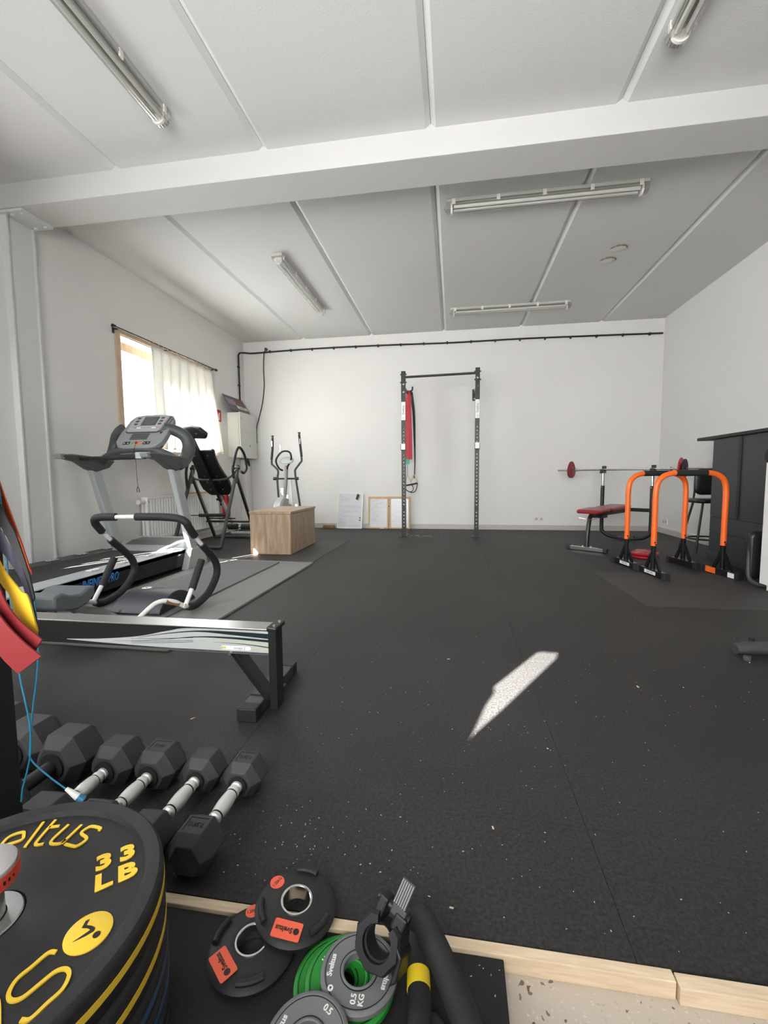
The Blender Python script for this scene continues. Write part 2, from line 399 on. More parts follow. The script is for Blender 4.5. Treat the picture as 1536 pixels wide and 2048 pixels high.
def text_bm(txt, size, ext=0.0008, shear=0.0, sx=1.0, mt=None, align='CENTER', spacing=1.0, offset=0.0):
    cu = bpy.data.curves.new('t', 'FONT'); cu.body = txt; cu.size = size; cu.extrude = ext; cu.shear = shear
    cu.align_x = align; cu.align_y = 'CENTER'; cu.space_character = spacing; cu.offset = offset; cu.resolution_u = 3
    o = bpy.data.objects.new('t', cu); COL.objects.link(o)
    dg = bpy.context.evaluated_depsgraph_get(); me = bpy.data.meshes.new_from_object(o.evaluated_get(dg))
    bm = new(); bm.from_mesh(me)
    bpy.data.objects.remove(o); bpy.data.curves.remove(cu); bpy.data.meshes.remove(me)
    bm.transform(Matrix.Diagonal((sx, 1, 1, 1)))
    if mt is not None: bm.transform(mt)
    return bm
def text(name, txt, size, m, mt, parent, **k):
    lab = k.pop('label', None); world = k.pop('world', False)
    return mobj(name, text_bm(txt, size, mt=mt, **k), m, parent, label=lab, world=world)
def basis(o, x, y):
    """matrix placing local x along x and local y along y at o"""
    x = V(x).normalized(); y = V(y); y = (y - x * y.dot(x)).normalized(); z = x.cross(y)
    mt = Matrix((x, y, z)).transposed().to_4x4(); mt.translation = V(o); return mt
def merge(dst, src):
    me = bpy.data.meshes.new('tmp'); src.to_mesh(me); src.free(); dst.from_mesh(me); bpy.data.meshes.remove(me)

def pad(bm, lx, ly, h, mt, nx=12, ny=12, r=0.03, crown=0.0):
    """soft cushion lx x ly x h, rounded outline, centred, base at z=0"""
    def outline(t, inset):
        hx = lx / 2 - inset; hy = ly / 2 - inset; rr = max(0.004, r - inset); out = []
        for cx, cy, a0 in ((hx - rr, hy - rr, 0), (-hx + rr, hy - rr, PI / 2), (-hx + rr, -hy + rr, PI), (hx - rr, -hy + rr, 1.5 * PI)):
            for k in range(7):
                a = a0 + PI / 2 * k / 6; out.append((cx + rr * math.cos(a), cy + rr * math.sin(a)))
        return out
    rings = []; e = min(h * 0.45, 0.02)
    for z, ins in ((0, e * 0.6), (e * 0.4, e * 0.15), (e, 0), (h - e, 0), (h - e * 0.4, e * 0.3), (h, e), (h + crown, min(lx, ly) * 0.3)):
        rings.append([bm.verts.new(mt @ V((x, y, z))) for x, y in outline(0, ins)])
    n = len(rings[0])
    for a, b in zip(rings, rings[1:]):
        for k in range(n): bm.faces.new((a[k], a[(k + 1) % n], b[(k + 1) % n], b[k]))
    bm.faces.new(rings[0][::-1]); bm.faces.new(rings[-1])

GLYPH = {  # thin-stroke letters on a unit-high box: (advance, [polylines])
    'S': (0.95, [[(0.93, 0.86), (0.80, 1.0), (0.50, 1.0), (0.22, 1.0), (0.04, 0.85), (0.04, 0.67), (0.20, 0.53), (0.50, 0.50), (0.80, 0.47), (0.96, 0.33), (0.96, 0.15), (0.78, 0.0), (0.50, 0.0), (0.18, 0.0), (0.06, 0.13)]]),
    's': (0.80, [[(0.74, 0.62), (0.66, 0.70), (0.20, 0.70), (0.08, 0.60), (0.12, 0.42), (0.62, 0.32), (0.72, 0.20), (0.66, 0.03), (0.50, 0.0), (0.06, 0.0)]]),
    'v': (0.75, [[(0.04, 0.70), (0.16, 0.10), (0.28, 0.0), (0.40, 0.08), (0.72, 0.70)]]),
    'e': (0.85, [[(0.10, 0.36), (0.76, 0.36), (0.78, 0.52), (0.66, 0.70), (0.26, 0.70), (0.08, 0.52), (0.06, 0.20), (0.20, 0.0), (0.70, 0.0)]]),
    'l': (0.35, [[(0.15, 0.98), (0.15, 0.0)]]),
    't': (0.60, [[(0.16, 0.98), (0.16, 0.16), (0.30, 0.0), (0.58, 0.0)], [(0.16, 0.68), (0.62, 0.68)]]),
    'u': (0.80, [[(0.08, 0.70), (0.08, 0.18), (0.22, 0.0), (0.62, 0.0), (0.72, 0.14)], [(0.72, 0.70), (0.72, 0.0)]]),
}
def glyph(bm, ch, h, mt, w=0.0042, th=0.0016, shear=0.35, sx=1.0):
    adv, lines = GLYPH[ch]
    for ln in lines:
        P = [V(((x - adv / 2 + shear * (y - 0.4)) * h * sx, (y - 0.4) * h, 0)) for x, y in ln]
        P = cr(P, 5) if len(P) > 2 else P
        Lf, Rt_ = [], []
        for i, p in enumerate(P):
            d = (P[min(i + 1, len(P) - 1)] - P[max(0, i - 1)]).normalized(); s = V((-d.y, d.x, 0)) * w / 2
            Lf.append(p + s); Rt_.append(p - s)
        top = [[bm.verts.new(mt @ (q + V((0, 0, th)))) for q in A] for A in (Lf, Rt_)]; bot = [[bm.verts.new(mt @ q) for q in A] for A in (Lf, Rt_)]
        for i in range(len(P) - 1):
            bm.faces.new((top[0][i], top[1][i], top[1][i + 1], top[0][i + 1])); bm.faces.new((top[0][i], top[0][i + 1], bot[0][i + 1], bot[0][i])); bm.faces.new((top[1][i + 1], top[1][i], bot[1][i], bot[1][i + 1]))
        for i in (0, -1): bm.faces.new((top[0][i], bot[0][i], bot[1][i], top[1][i]))

# ================================================================ THE ROOM
WX0, WX1, WY0, WY1, CZ = -3.56, 3.06, -1.0, 7.24, 3.155
# rubber floor laid as tiles, terrazzo strip in front
bm = new()
xs = [-3.56, -2.67, -1.67, -0.672, 0.328, 1.328, 2.328, 3.06]; ys = [0.779, 1.085, 2.085, 3.085, 4.1, 5.1, 6.1, 7.24]
g = 0.0005
for i in range(len(xs) - 1):
    for j in range(len(ys) - 1):
        box(bm, (xs[i] + g, ys[j] + g, -0.035), (xs[i + 1] - g, ys[j + 1] - g, 0))
box(bm, (WX0, 0.785, -0.06), (WX1, WY1, -0.005))
struct('floor', bm, 'floor')
bm = new(); box(bm, (WX0, WY0, -0.12), (WX1, 0.80, -0.036)); struct('floor', bm, 'terrazzo')
# timber edging
bm = new(); box(bm, (-1.6, 0.757, -0.036), (0.383, 0.778, -0.001)); struct('trim_1', bm, 'pine', bevel=0.0015)
bm = new(); box(bm, (0.386, 0.750, -0.036), (3.06, 0.776, -0.003)); struct('trim_2', bm, 'pine', bevel=0.0015)

# ceiling: bevelled panels
def ceiling_zone(y0, y1):
    bm = new(); w = 0.034; d = 0.026
    sx = [WX0 - 0.05, -2.484, -1.33, -0.16, 1.016, 2.18, WX1 + 0.05]
    for i in range(len(sx) - 1):
        a, b = sx[i], sx[i + 1]
        la = a + (w if i else 0); rb = b - (w if i < len(sx) - 2 else 0)
        pr = [(la, CZ), (rb, CZ), (b - (0.001 if i < len(sx) - 2 else 0), CZ + d), (b - (0.001 if i < len(sx) - 2 else 0), CZ + 0.08), (a + (0.001 if i else 0), CZ + 0.08), (a + (0.001 if i else 0), CZ + d)]
        prism(bm, [(x, y0, z) for x, z in pr], (0, y1 - y0, 0))
    bm.normal_update()
    for f in bm.faces:
        if f.calc_center_median().z < CZ + d and abs(f.normal.x) > 0.2 and abs(f.normal.x) < 0.98: f.material_index = 1  # chamfer faces get the paler tint that stands for light
    box(bm, (WX0 - 0.3, y0, CZ + 0.05), (WX1 + 0.3, y1, CZ + 0.12))
    return bm
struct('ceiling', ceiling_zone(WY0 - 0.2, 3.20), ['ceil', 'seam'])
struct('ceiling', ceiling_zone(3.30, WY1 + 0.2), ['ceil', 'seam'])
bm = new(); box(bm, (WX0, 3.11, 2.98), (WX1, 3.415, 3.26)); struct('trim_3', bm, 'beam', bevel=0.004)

# walls
def wall_with_holes(name, fixed, t, axis, u0, u1, z0, z1, holes, m='wall'):
    """axis 'x': wall plane at x=fixed spanning y; holes = (ua, ub, za, zb) sorted"""
    bm = new(); cur = u0
    def bx(ua, ub, za, zb):
        if ub - ua < 1e-5 or zb - za < 1e-5: return
        if axis == 'x': box(bm, (min(fixed, fixed + t), ua, za), (max(fixed, fixed + t), ub, zb))
        else: box(bm, (ua, min(fixed, fixed + t), za), (ub, max(fixed, fixed + t), zb))
    for ua, ub, za, zb in holes:
        bx(cur, ua, z0, z1); bx(ua, ub, z0, za); bx(ua, ub, zb, z1); cur = ub
    bx(cur, u1, z0, z1)
    return struct(name, bm, m)
wall_with_holes('wall_left', WX0, -0.26, 'x', WY0 - 0.26, WY1 + 0.26, -0.12, 3.3, [(1.0, 2.75, 0.85, 2.25), (4.36, 6.10, 1.20, 2.42)])
wall_with_holes('wall_right', WX1, 0.26, 'x', WY0 - 0.26, WY1 + 0.26, -0.12, 3.3, [])
wall_with_holes('wall_back', WY1, 0.26, 'y', WX0, WX1, -0.12, 3.3, [])
wall_with_holes('wall_front', WY0, -0.26, 'y', WX0, WX1, -0.12, 3.3, [(-2.4, 2.6, 0.8, 2.5)])
bm = new(); box(bm, (-3.45, WY1 - 0.014, 0), (WX1 - 0.014, WY1, 0.078)); struct('baseboard_back', bm, 'skirt')
bm = new(); box(bm, (WX1 - 0.014, 0.8, 0), (WX1, WY1, 0.078)); struct('baseboard_right', bm, 'skirt')
bm = new(); box(bm, (WX0, 0.8, 0), (WX0 + 0.014, WY1, 0.078)); struct('baseboard_left', bm, 'skirt')

# steel column against the left wall, with its head plate
bm = new()
box(bm, (-3.565, 3.16, 0.0), (-3.522, 3.38, 2.975)); box(bm, (-3.565, 3.15, 0), (-3.505, 3.162, 2.975)); box(bm, (-3.565, 3.378, 0), (-3.505, 3.39, 2.975))
c = struct('trim_4', bm, 'steelpaint')
bm = new(); box(bm, (-3.556, 3.125, 2.960), (-3.335, 3.40, 2.979)); p = struct('head_plate', bm, 'steelpaint', c)
for x, y in ((-3.46, 3.16), (-3.46, 3.36), (-3.37, 3.16), (-3.37, 3.36)):
    bm = new(); cyl(bm, (x, y, 2.945), (x, y, 2.961), 0.013, seg=6); struct('bolt', bm, 'steelpaint', c)
# boxed riser in the corner below the electrical cabinet
bm = new(); box(bm, (WX0, 7.0, 0.078), (-3.47, WY1, 1.17)); struct('trim_5', bm, 'wall', bevel=0.003)

# visible window in the left wall
wn = bpy.data.objects.new('window_1', None); COL.objects.link(wn); wn['kind'] = 'structure'
bm = new()
for lo, hi in (((-3.56, 4.295, 1.15), (-3.542, 4.36, 2.48)), ((-3.56, 6.10, 1.15), (-3.542, 6.165, 2.48)), ((-3.56, 4.36, 2.42), (-3.542, 6.10, 2.48)), ((-3.56, 4.28, 1.15), (-3.50, 6.20, 1.20))): box(bm, lo, hi)
struct('window_casing', bm, 'framewood', wn)
bm = new()
for lo, hi in (((-3.80, 4.36, 1.20), (-3.555, 4.375, 2.42)), ((-3.80, 6.085, 1.20), (-3.555, 6.10, 2.42)), ((-3.80, 4.375, 2.405), (-3.555, 6.085, 2.42)), ((-3.80, 4.375, 1.20), (-3.555, 6.085, 1.215))): box(bm, lo, hi)
struct('window_reveal', bm, 'offwhite', wn)
bm = new()
for lo, hi in (((-3.78, 4.375, 2.315), (-3.72, 6.085, 2.405)), ((-3.78, 4.375, 1.215), (-3.72, 6.085, 1.28)), ((-3.78, 4.375, 1.28), (-3.72, 4.425, 2.315)), ((-3.78, 6.03, 1.28), (-3.72, 6.085, 2.315)), ((-3.775, 5.25, 1.28), (-3.725, 5.31, 2.315))): box(bm, lo, hi)
struct('window_frame', bm, 'framewood', wn)
for ya, yb in ((4.425, 5.25), (5.31, 6.03)):
    bm = new(); box(bm, (-3.752, ya, 1.28), (-3.748, yb, 2.315)); struct('window_pane', bm, 'glass', wn)
# window in the left wall, nearer the camera than the picture's edge, with added unseen sheets whose slits shape the sun streaks
wn2 = bpy.data.objects.new('window_2', None); COL.objects.link(wn2); wn2['kind'] = 'structure'
bm = new()
for lo, hi in (((-3.82, 1.0, 0.85), (-3.76, 1.05, 2.25)), ((-3.82, 2.70, 0.85), (-3.76, 2.75, 2.25)), ((-3.82, 1.05, 2.19), (-3.76, 2.70, 2.25)), ((-3.82, 1.05, 0.85), (-3.76, 2.70, 0.91))): box(bm, lo, hi)
struct('window_frame', bm, 'framewood', wn2)
edges = [1.0, 1.70, 1.79, 1.86, 1.93, 2.05, 2.14, 2.75]
for a, b in zip(edges[0::2], edges[1::2]):
    bm = new(); box(bm, (-3.566, a, 0.84), (-3.560, b, 1.53)); struct('sun_slit_sheet', bm, 'offwhite', wn2)
bm = new(); box(bm, (-3.567, 1.0, 1.49), (-3.559, 2.75, 2.26)); struct('sun_slit_sheet', bm, 'offwhite', wn2)  # added upper sheet keeps high sun off the wooden box
# wide window behind the camera with two added sheets; their gap is shaped to cast the floor sun patch
wn3 = bpy.data.objects.new('window_3', None); COL.objects.link(wn3); wn3['kind'] = 'structure'
bm = new()
for lo, hi in (((-2.4, -1.2, 0.8), (2.6, -1.15, 0.86)), ((-2.4, -1.2, 2.44), (2.6, -1.15, 2.5)), ((-2.4, -1.2, 0.86), (-2.34, -1.15, 2.44)), ((2.54, -1.2, 0.86), (2.6, -1.15, 2.44))): box(bm, lo, hi)
struct('window_frame', bm, 'framewood', wn3)
gapL = [(-1.20, 2.55), (-1.20, 1.86), (-1.225, 1.812), (-1.262, 1.806), (-1.300, 1.585), (-1.276, 1.56), (-1.262, 1.50), (-1.224, 1.405), (-1.212, 1.37), (-1.19, 1.33), (-1.19, 0.75)]  # gap outline projected back from the sun patch on the floor
gapR = [(-1.25, 2.55), (-1.25, 1.86), (-1.225, 1.812), (-1.172, 1.812), (-1.158, 1.772), (-1.172, 1.66), (-1.196, 1.48), (-1.214, 1.385), (-1.212, 1.37), (-1.24, 1.33), (-1.24, 0.75)]
bm = new(); prism(bm, [(x, -1.003, z) for x, z in gapL] + [(-2.45, -1.003, 0.75), (-2.45, -1.003, 2.55)], (0, -0.006, 0)); struct('curtain', bm, 'offwhite', wn3)  # added unseen sheet, left edge of the sun patch
bm = new(); prism(bm, [(x, -1.0105, z) for x, z in gapR] + [(2.65, -1.003, 0.75), (2.65, -1.003, 2.55)], (0, -0.006, 0)); struct('curtain', bm, 'offwhite', wn3)  # added unseen sheet, right edge of the sun patch

# ================================================================ ON THE WALLS AND CEILING
def light_fixture(name_label, loc, rz, L=1.56, group=None, label=None, twin=2):
    t = thing('tube_light_fixture', label, 'ceiling light', loc, rz, group)
    bm = new(); prism(bm, [(-0.055, -L / 2, 0), (0.055, -L / 2, 0), (0.06, -L / 2, -0.028), (-0.06, -L / 2, -0.028)], (0, L, 0)); mobj('housing', bm, 'lamphousing', t, bevel=0.003)
    bm = new(); prism(bm, [(-0.048, -L / 2 + 0.04, -0.028), (0.048, -L / 2 + 0.04, -0.028), (0.03, -L / 2 + 0.04, -0.036), (-0.03, -L / 2 + 0.04, -0.036)], (0, L - 0.08, 0)); mobj('reflector', bm, 'reflector', t)
    for sx in ((-0.024, 0.024) if twin == 2 else (0,)):
        bm = new(); cyl(bm, (sx, -L / 2 + 0.06, -0.055), (sx, L / 2 - 0.06, -0.055), 0.013, seg=14); mobj('fluorescent_tube', bm, 'tubewhite', t, smooth=True)
    bm = new()
    # ribbed transparent cover
    prof = []
    for k in range(25):
        a = PI * k / 24; rr = 0.058 + (0.003 if k % 2 else 0)
        prof.append((math.cos(a) * rr, -0.028 - math.sin(a) * rr * 0.98))
    A = [bm.verts.new((x, -L / 2, z)) for x, z in prof]; B = [bm.verts.new((x, L / 2, z)) for x, z in prof]
    for k in range(len(A) - 1): bm.faces.new((A[k], A[k + 1], B[k + 1], B[k]))
    c0 = bm.verts.new((0, -L / 2 - 0.02, -0.05)); c1 = bm.verts.new((0, L / 2 + 0.02, -0.05))
    for k in range(len(A) - 1): bm.faces.new((A[k + 1], A[k], c0)); bm.faces.new((B[k], B[k + 1], c1))
    mobj('cover', bm, 'cover', t, smooth=True)
    for sy in (-1, 1):
        bm = new(); cyl(bm, (0, sy * (L / 2 - 0.05), -0.052), (0, sy * (L / 2 - 0.035), -0.052), 0.045, seg=20); mobj('lamp_holder', bm, 'offwhite', t, smooth=True)
    for k in range(5):
        y = -L / 2 + 0.06 + (L - 0.12) * k / 4
        for sx in (-1, 1):
            bm = new(); box(bm, (sx * 0.057 - 0.006, y - 0.014, -0.05), (sx * 0.057 + 0.006, y + 0.014, -0.006)); mobj('clip', bm, 'offwhite', t, bevel=0.002)
    return t
GL = 'tube light fixtures on the ceiling'
light_fixture('', (-1.82, 1.93, CZ), 0, group=GL, label='ribbed clear tube light at upper left, in front of the white beam')
light_fixture('', (1.13, 1.90, CZ), 0, group=GL, label='clear tube light cut off by the upper right edge, before the beam')
light_fixture('', (-1.80, 5.25, CZ), 0, group=GL, label='tube light behind the beam pointing at the back wall, left of the seam')
light_fixture('', (0.71, 3.93, CZ), PI / 2, group=GL, label='twin tube light lying crosswise just behind the white beam')
light_fixture('', (0.73, 6.34, CZ), PI / 2, group=GL, label='crosswise tube light nearest the back wall')

for (x, y), lb in (((1.618, 5.235), 'round rough patch in the ceiling, nearer the back wall'), ((1.641, 4.985), 'round rough patch in the ceiling, nearer the beam')):
    t = thing('ceiling_patch', lb, 'ceiling patch', (x, y, CZ), group='round patches in the ceiling')
    bm = new(); lathe(bm, [(0.0, -0.004), (0.075, -0.004), (0.078, -0.002), (0.078, 0.004), (0, 0.004)], 40); mobj('filled_disc', bm, 'offwhite', t, smooth=True)
    bm = new(); a = [V((0.078 * math.cos(q), 0.078 * math.sin(q), -0.004)) for q in [PI * 1.05 + PI * 0.85 * k / 14 for k in range(15)]]
    tube(bm, a, [0.003 + 0.006 * abs(math.sin(k * 2.3)) for k in range(15)], seg=8); mobj('rough_rim', bm, 'plaster', t, smooth=True)

# black conduit along the back wall, round the corner and down to the cabinet
t = thing('cable_conduit', 'black cable conduit running along the top of the back wall and down the corner', 'cable', (0, WY1, 2.94))
bm = new()
P_ = [(3.03, 7.222, 2.935), (2.0, 7.222, 2.952), (1.0, 7.222, 2.965), (0.0, 7.222, 2.962), (-0.8, 7.222, 2.975), (-1.6, 7.222, 2.985), (-2.4, 7.222, 2.985), (-3.1, 7.222, 2.972), (-3.40, 7.215, 2.965), (-3.50, 7.15, 2.962), (-3.54, 7.05, 2.92), (-3.54, 7.03, 2.80), (-3.54, 7.03, 2.4), (-3.54, 7.03, 1.91)]
tube(bm, P_, 0.013, 10, n=6); mobj('pipe', bm, 'black', t, smooth=True, world=True)
for k in range(17):
    x = 2.85 - k * 0.37; z = 2.94 + 0.045 * min(1, (2.85 - x) / 4.2)
    bm = new(); box(bm, (x - 0.012, 7.205, z - 0.026), (x + 0.012, 7.24, z + 0.012)); mobj('clip', bm, 'black', t, world=True)
for z in (2.7, 2.4, 2.15):
    bm = new(); box(bm, (-3.56, 7.01, z - 0.012), (-3.528, 7.05, z + 0.012)); mobj('clip', bm, 'black', t, world=True)
t = thing('hanging_cable', 'thin black cable dropping from a socket on the back wall to the cabinet', 'cable', (-3.14, WY1, 3.0))
bm = new(); tube(bm, [(-3.14, 7.215, 3.01), (-3.17, 7.21, 2.95), (-3.19, 7.215, 2.7), (-3.19, 7.222, 2.4), (-3.24, 7.225, 2.1), (-3.31, 7.22, 1.85), (-3.345, 7.21, 1.7), (-3.35, 7.215, 1.45)], 0.008, 8, n=6); mobj('wire', bm, 'black', t, smooth=True, world=True)
bm = new(); cyl(bm, (-3.135, 7.24, 3.02), (-3.135, 7.20, 3.02), 0.022); mobj('outlet', bm, 'darkgrey', t, smooth=True, world=True)

# electrical cabinet
t = thing('electrical_cabinet', 'light grey electrical cabinet hanging on the left wall by the corner', 'cabinet', (-3.56, 6.9, 1.18))
bm = new(); box(bm, (-3.56, 6.62, 1.185), (-3.372, 7.19, 1.90)); mobj('body', bm, 'cabinet', t, world=True, bevel=0.003)
bm = new(); box(bm, (-3.366, 6.615, 1.185), (-3.342, 7.195, 1.905)); d = mobj('door', bm, 'cabinet', t, world=True, bevel=0.003)
for z in (1.30, 1.81):
    bm = new(); cyl(bm, (-3.342, 6.66, z), (-3.334, 6.66, z), 0.013, seg=16); mobj('lock', bm, 'steel', d, world=True, smooth=True)
for r_ in range(2):
    for k in range(7):
        y = 6.71 + k * 0.062; z = 1.70 - r_ * 0.09
        bm = new(); box(bm, (-3.3425, y, z), (-3.341, y + 0.028, z + 0.018)); mobj('marking', bm, 'steel', d, world=True)
bm = new(); prism(bm, [(-3.341, 6.92, 1.37), (-3.341, 6.95, 1.37), (-3.341, 6.935, 1.415)], (0.001, 0, 0)); mobj('warning_sign', bm, 'ink', d, world=True)
bm = new(); tube(bm, [(-3.45, 7.0, 1.185), (-3.44, 7.05, 1.14), (-3.43, 7.07, 1.06)], [0.03, 0.016], 10, n=5); mobj('cable_gland', bm, 'black', t, world=True, smooth=True)
# poster board leaning on top of the cabinet
t = thing('poster_board', 'small maroon and navy printed board leaning on top of the electrical cabinet', 'poster', (-3.45, 6.85, 1.905))
TL, TR, BR, BL = V((-3.52, 6.30, 2.15)), V((-3.52, 7.02, 2.165)), V((-3.37, 7.13, 1.907)), V((-3.37, 6.50, 1.907))
BL = V((-3.37, 6.44, 1.907)); TL = V((-3.53, 6.44, 2.16)); TR = V((-3.53, 7.06, 2.16)); BR = V((-3.37, 7.06, 1.907))
ux = (BR - BL).normalized(); uy = (TL - BL).normalized(); nz = ux.cross(uy)
if nz.x < 0: nz = -nz
def on(u, v, d=0): return BL + ux * (u * 0.62) + uy * (v * (TL - BL).length) + nz * d
bm = new(); prism(bm, [on(0, 0), on(1, 0), on(1, 1), on(0, 1)], nz * -0.006); mobj('panel', bm, 'poster_a', t, world=True)
for nm, (u0, u1, v0, v1), mm in (('print', (0.50, 1, 0.42, 0.98), 'poster_b'), ('print', (0.02, 0.46, 0.42, 0.80), 'poster_c'), ('title_strip', (0.42, 0.98, 0.24, 0.44), 'offwhite'), ('print', (0.45, 0.98, 0.03, 0.22), 'poster_b')):
    bm = new(); prism(bm, [on(u0, v0, 0.0006), on(u1, v0, 0.0006), on(u1, v1, 0.0006), on(u0, v1, 0.0006)], nz * 0.0004); mobj(nm, bm, mm, t, world=True)
bm = new()
for k in range(9): box(bm, (0, 0, 0), (0.001, 0.001, 0.001))
bm.free(); bm = new()
for k in range(7):
    u = 0.56 + k * 0.04; prism(bm, [on(u, 0.31, 0.0012), on(u + 0.028, 0.31, 0.0012), on(u + 0.028, 0.37, 0.0012), on(u, 0.37, 0.0012)], nz * 0.0004)
mobj('lettering', bm, 'ink', t, world=True)

# red fire sign and extinguisher
t = thing('fire_sign', 'small red fire extinguisher sign on the left wall beside the curtain', 'sign', (-3.56, 6.36, 1.80))
bm = new(); box(bm, (-3.560, 6.29, 1.725), (-3.553, 6.42, 1.90)); mobj('plate', bm, 'fire', t, world=True)
bm = new(); box(bm, (-3.5535, 6.345, 1.75), (-3.552, 6.375, 1.84)); box(bm, (-3.5535, 6.35, 1.84), (-3.552, 6.37, 1.86)); box(bm, (-3.5535, 6.37, 1.845), (-3.552, 6.39, 1.855)); mobj('pictogram', bm, 'inkwhite', t, world=True)
t = thing('fire_extinguisher', 'red fire extinguisher hanging low on the left wall past the radiator', 'fire extinguisher', (-3.47, 6.33, 0.24))
bm = new(); lathe(bm, [(0, 0.0), (0.05, 0.0), (0.06, 0.012), (0.06, 0.30), (0.045, 0.34), (0.02, 0.36), (0.02, 0.38), (0, 0.38)], 28); mobj('cylinder', bm, 'fire', t, smooth=True)
bm = new(); box(bm, (-0.012, -0.03, 0.38), (0.012, 0.05, 0.40)); box(bm, (-0.012, -0.01, 0.40), (0.012, 0.06, 0.415)); mobj('valve_handle', bm, 'black', t)
bm = new(); tube(bm, [(0.02, -0.02, 0.38), (0.05, -0.05, 0.36), (0.062, -0.05, 0.25), (0.062, -0.03, 0.08)], 0.008, 8, n=6); mobj('hose', bm, 'black', t, smooth=True)
bm = new(); box(bm, (0.045, -0.04, 0.12), (0.0615, 0.03, 0.22)); mobj('label', bm, 'offwhite', t)
bm = new(); box(bm, (-0.09, -0.02, 0.2), (-0.05, 0.02, 0.36)); mobj('bracket', bm, 'black', t)

# sockets
def socket(loc, rz, lb):
    t = thing('wall_socket', lb, 'socket', loc, rz, group='double sockets low on the walls')
    bm = new(); box(bm, (-0.075, -0.012, -0.04), (0.075, 0, 0.04)); mobj('cover_plate', bm, 'offwhite', t, bevel=0.003)
    for sx in (-0.036, 0.036):
        bm = new(); cyl(bm, (sx, -0.0125, 0), (sx, -0.011, 0), 0.022, seg=20)
        c = mobj('recess', bm, 'skirt', t, smooth=True)
        for q in (-0.008, 0.008):
            bm = new(); cyl(bm, (sx + q, -0.0135, 0), (sx + q, -0.012, 0), 0.003, seg=8); mobj('hole', bm, 'ink', c)
socket((1.335, WY1, 0.175), 0, 'double white socket on the back wall, right of the rack')
socket((WX1, 6.96, 0.175), -PI / 2, 'double white socket on the right wall, behind the orange bars')

# radiator
t = thing('radiator', 'white ribbed panel radiator under the window', 'radiator', (-3.56, 5.3, 0.15))
bm = new()
y = 4.56; n = 0
A = []
while y < 6.06:
    A += [(-3.462, y), (-3.462, y + 0.026), (-3.476, y + 0.032), (-3.476, y + 0.044)]; y += 0.05
A = [(-3.50, 4.555)] + A + [(-3.462, 6.07), (-3.50, 6.07)]
prism(bm, [(x, yy, 0.175) for x, yy in A], (0, 0, 0.455)); mobj('panel', bm, 'white', t, world=True)
bm = new(); box(bm, (-3.54, 4.54, 0.155), (-3.455, 4.556, 0.65)); box(bm, (-3.54, 6.07, 0.155), (-3.455, 6.086, 0.65)); box(bm, (-3.54, 4.556, 0.628), (-3.455, 6.07, 0.652)); box(bm, (-3.54, 4.556, 0.155), (-3.455, 6.07, 0.177)); mobj('frame', bm, 'white', t, world=True, bevel=0.004)
bm = new(); cyl(bm, (-3.49, 4.54, 0.60), (-3.49, 4.47, 0.60), 0.022); cyl(bm, (-3.49, 4.47, 0.60), (-3.49, 4.43, 0.60), 0.028); mobj('thermostat_valve', bm, 'offwhite', t, world=True, smooth=True)
bm = new(); tube(bm, [(-3.49, 4.505, 0.60), (-3.49, 4.505, 0.0)], 0.009, 10); tube(bm, [(-3.49, 4.54, 0.20), (-3.49, 4.525, 0.20), (-3.49, 4.525, 0.0)], 0.009, 10); mobj('pipe', bm, 'offwhite', t, world=True, smooth=True)
bm = new(); cyl(bm, (-3.475, 4.56, 0.60), (-3.455, 4.56, 0.60), 0.014, seg=12); mobj('vent_plug', bm, 'steel', t, world=True, smooth=True)

# framed board leaning on the radiator
t = thing('framed_board', 'white board in a thin wooden frame leaning on top of the radiator', 'board', (-3.45, 5.7, 0.655))
a0, a1 = V((-3.468, 5.19, 0.655)), V((-3.545, 5.19, 1.13)); dy = V((0, 0.85, 0)); n_ = (a1 - a0).cross(dy).normalized(); n_ = n_ if n_.x > 0 else -n_
def fb(u, v): return a0 + (a1 - a0) * v + dy * u
bm = new(); prism(bm, [fb(0, 0), fb(1, 0), fb(1, 1), fb(0, 1)], n_ * -0.008); mobj('panel', bm, 'white', t, world=True)
bm = new()
for q in ([fb(0, 0), fb(1, 0), fb(1, .045), fb(0, .045)], [fb(0, .955), fb(1, .955), fb(1, 1), fb(0, 1)], [fb(0, .045), fb(.028, .045), fb(.028, .955), fb(0, .955)], [fb(.972, .045), fb(1, .045), fb(1, .955), fb(.972, .955)]): prism(bm, q, n_ * 0.012)
mobj('frame', bm, 'corkwood', t, world=True)

# curtain rod and curtain
t = thing('curtain_rod', 'thin dark curtain rod above the window', 'curtain rod', (-3.56, 5.2, 2.45))
bm = new(); tube(bm, [(-3.48, 4.22, 2.442), (-3.48, 5.2, 2.447), (-3.48, 6.17, 2.455)], 0.009, 10); mobj('pole', bm, 'black', t, world=True, smooth=True)
for y in (4.20, 6.19):
    bm = new(); cyl(bm, (-3.48, y - 0.018, 2.443 if y < 5 else 2.455), (-3.48, y + 0.018, 2.443 if y < 5 else 2.455), 0.017); mobj('finial', bm, 'black', t, world=True, smooth=True)
for y in (4.28, 5.1, 6.12):
    bm = new(); box(bm, (-3.56, y - 0.008, 2.435), (-3.475, y + 0.008, 2.449)); box(bm, (-3.56, y - 0.012, 2.40), (-3.552, y + 0.012, 2.47)); mobj('bracket', bm, 'black', t, world=True)
t = thing('curtain', 'cream curtain with soft folds drawn over the right part of the window', 'curtain', (-3.48, 5.5, 2.43))
bm = new(); NU, NV = 120, 24; grid = []
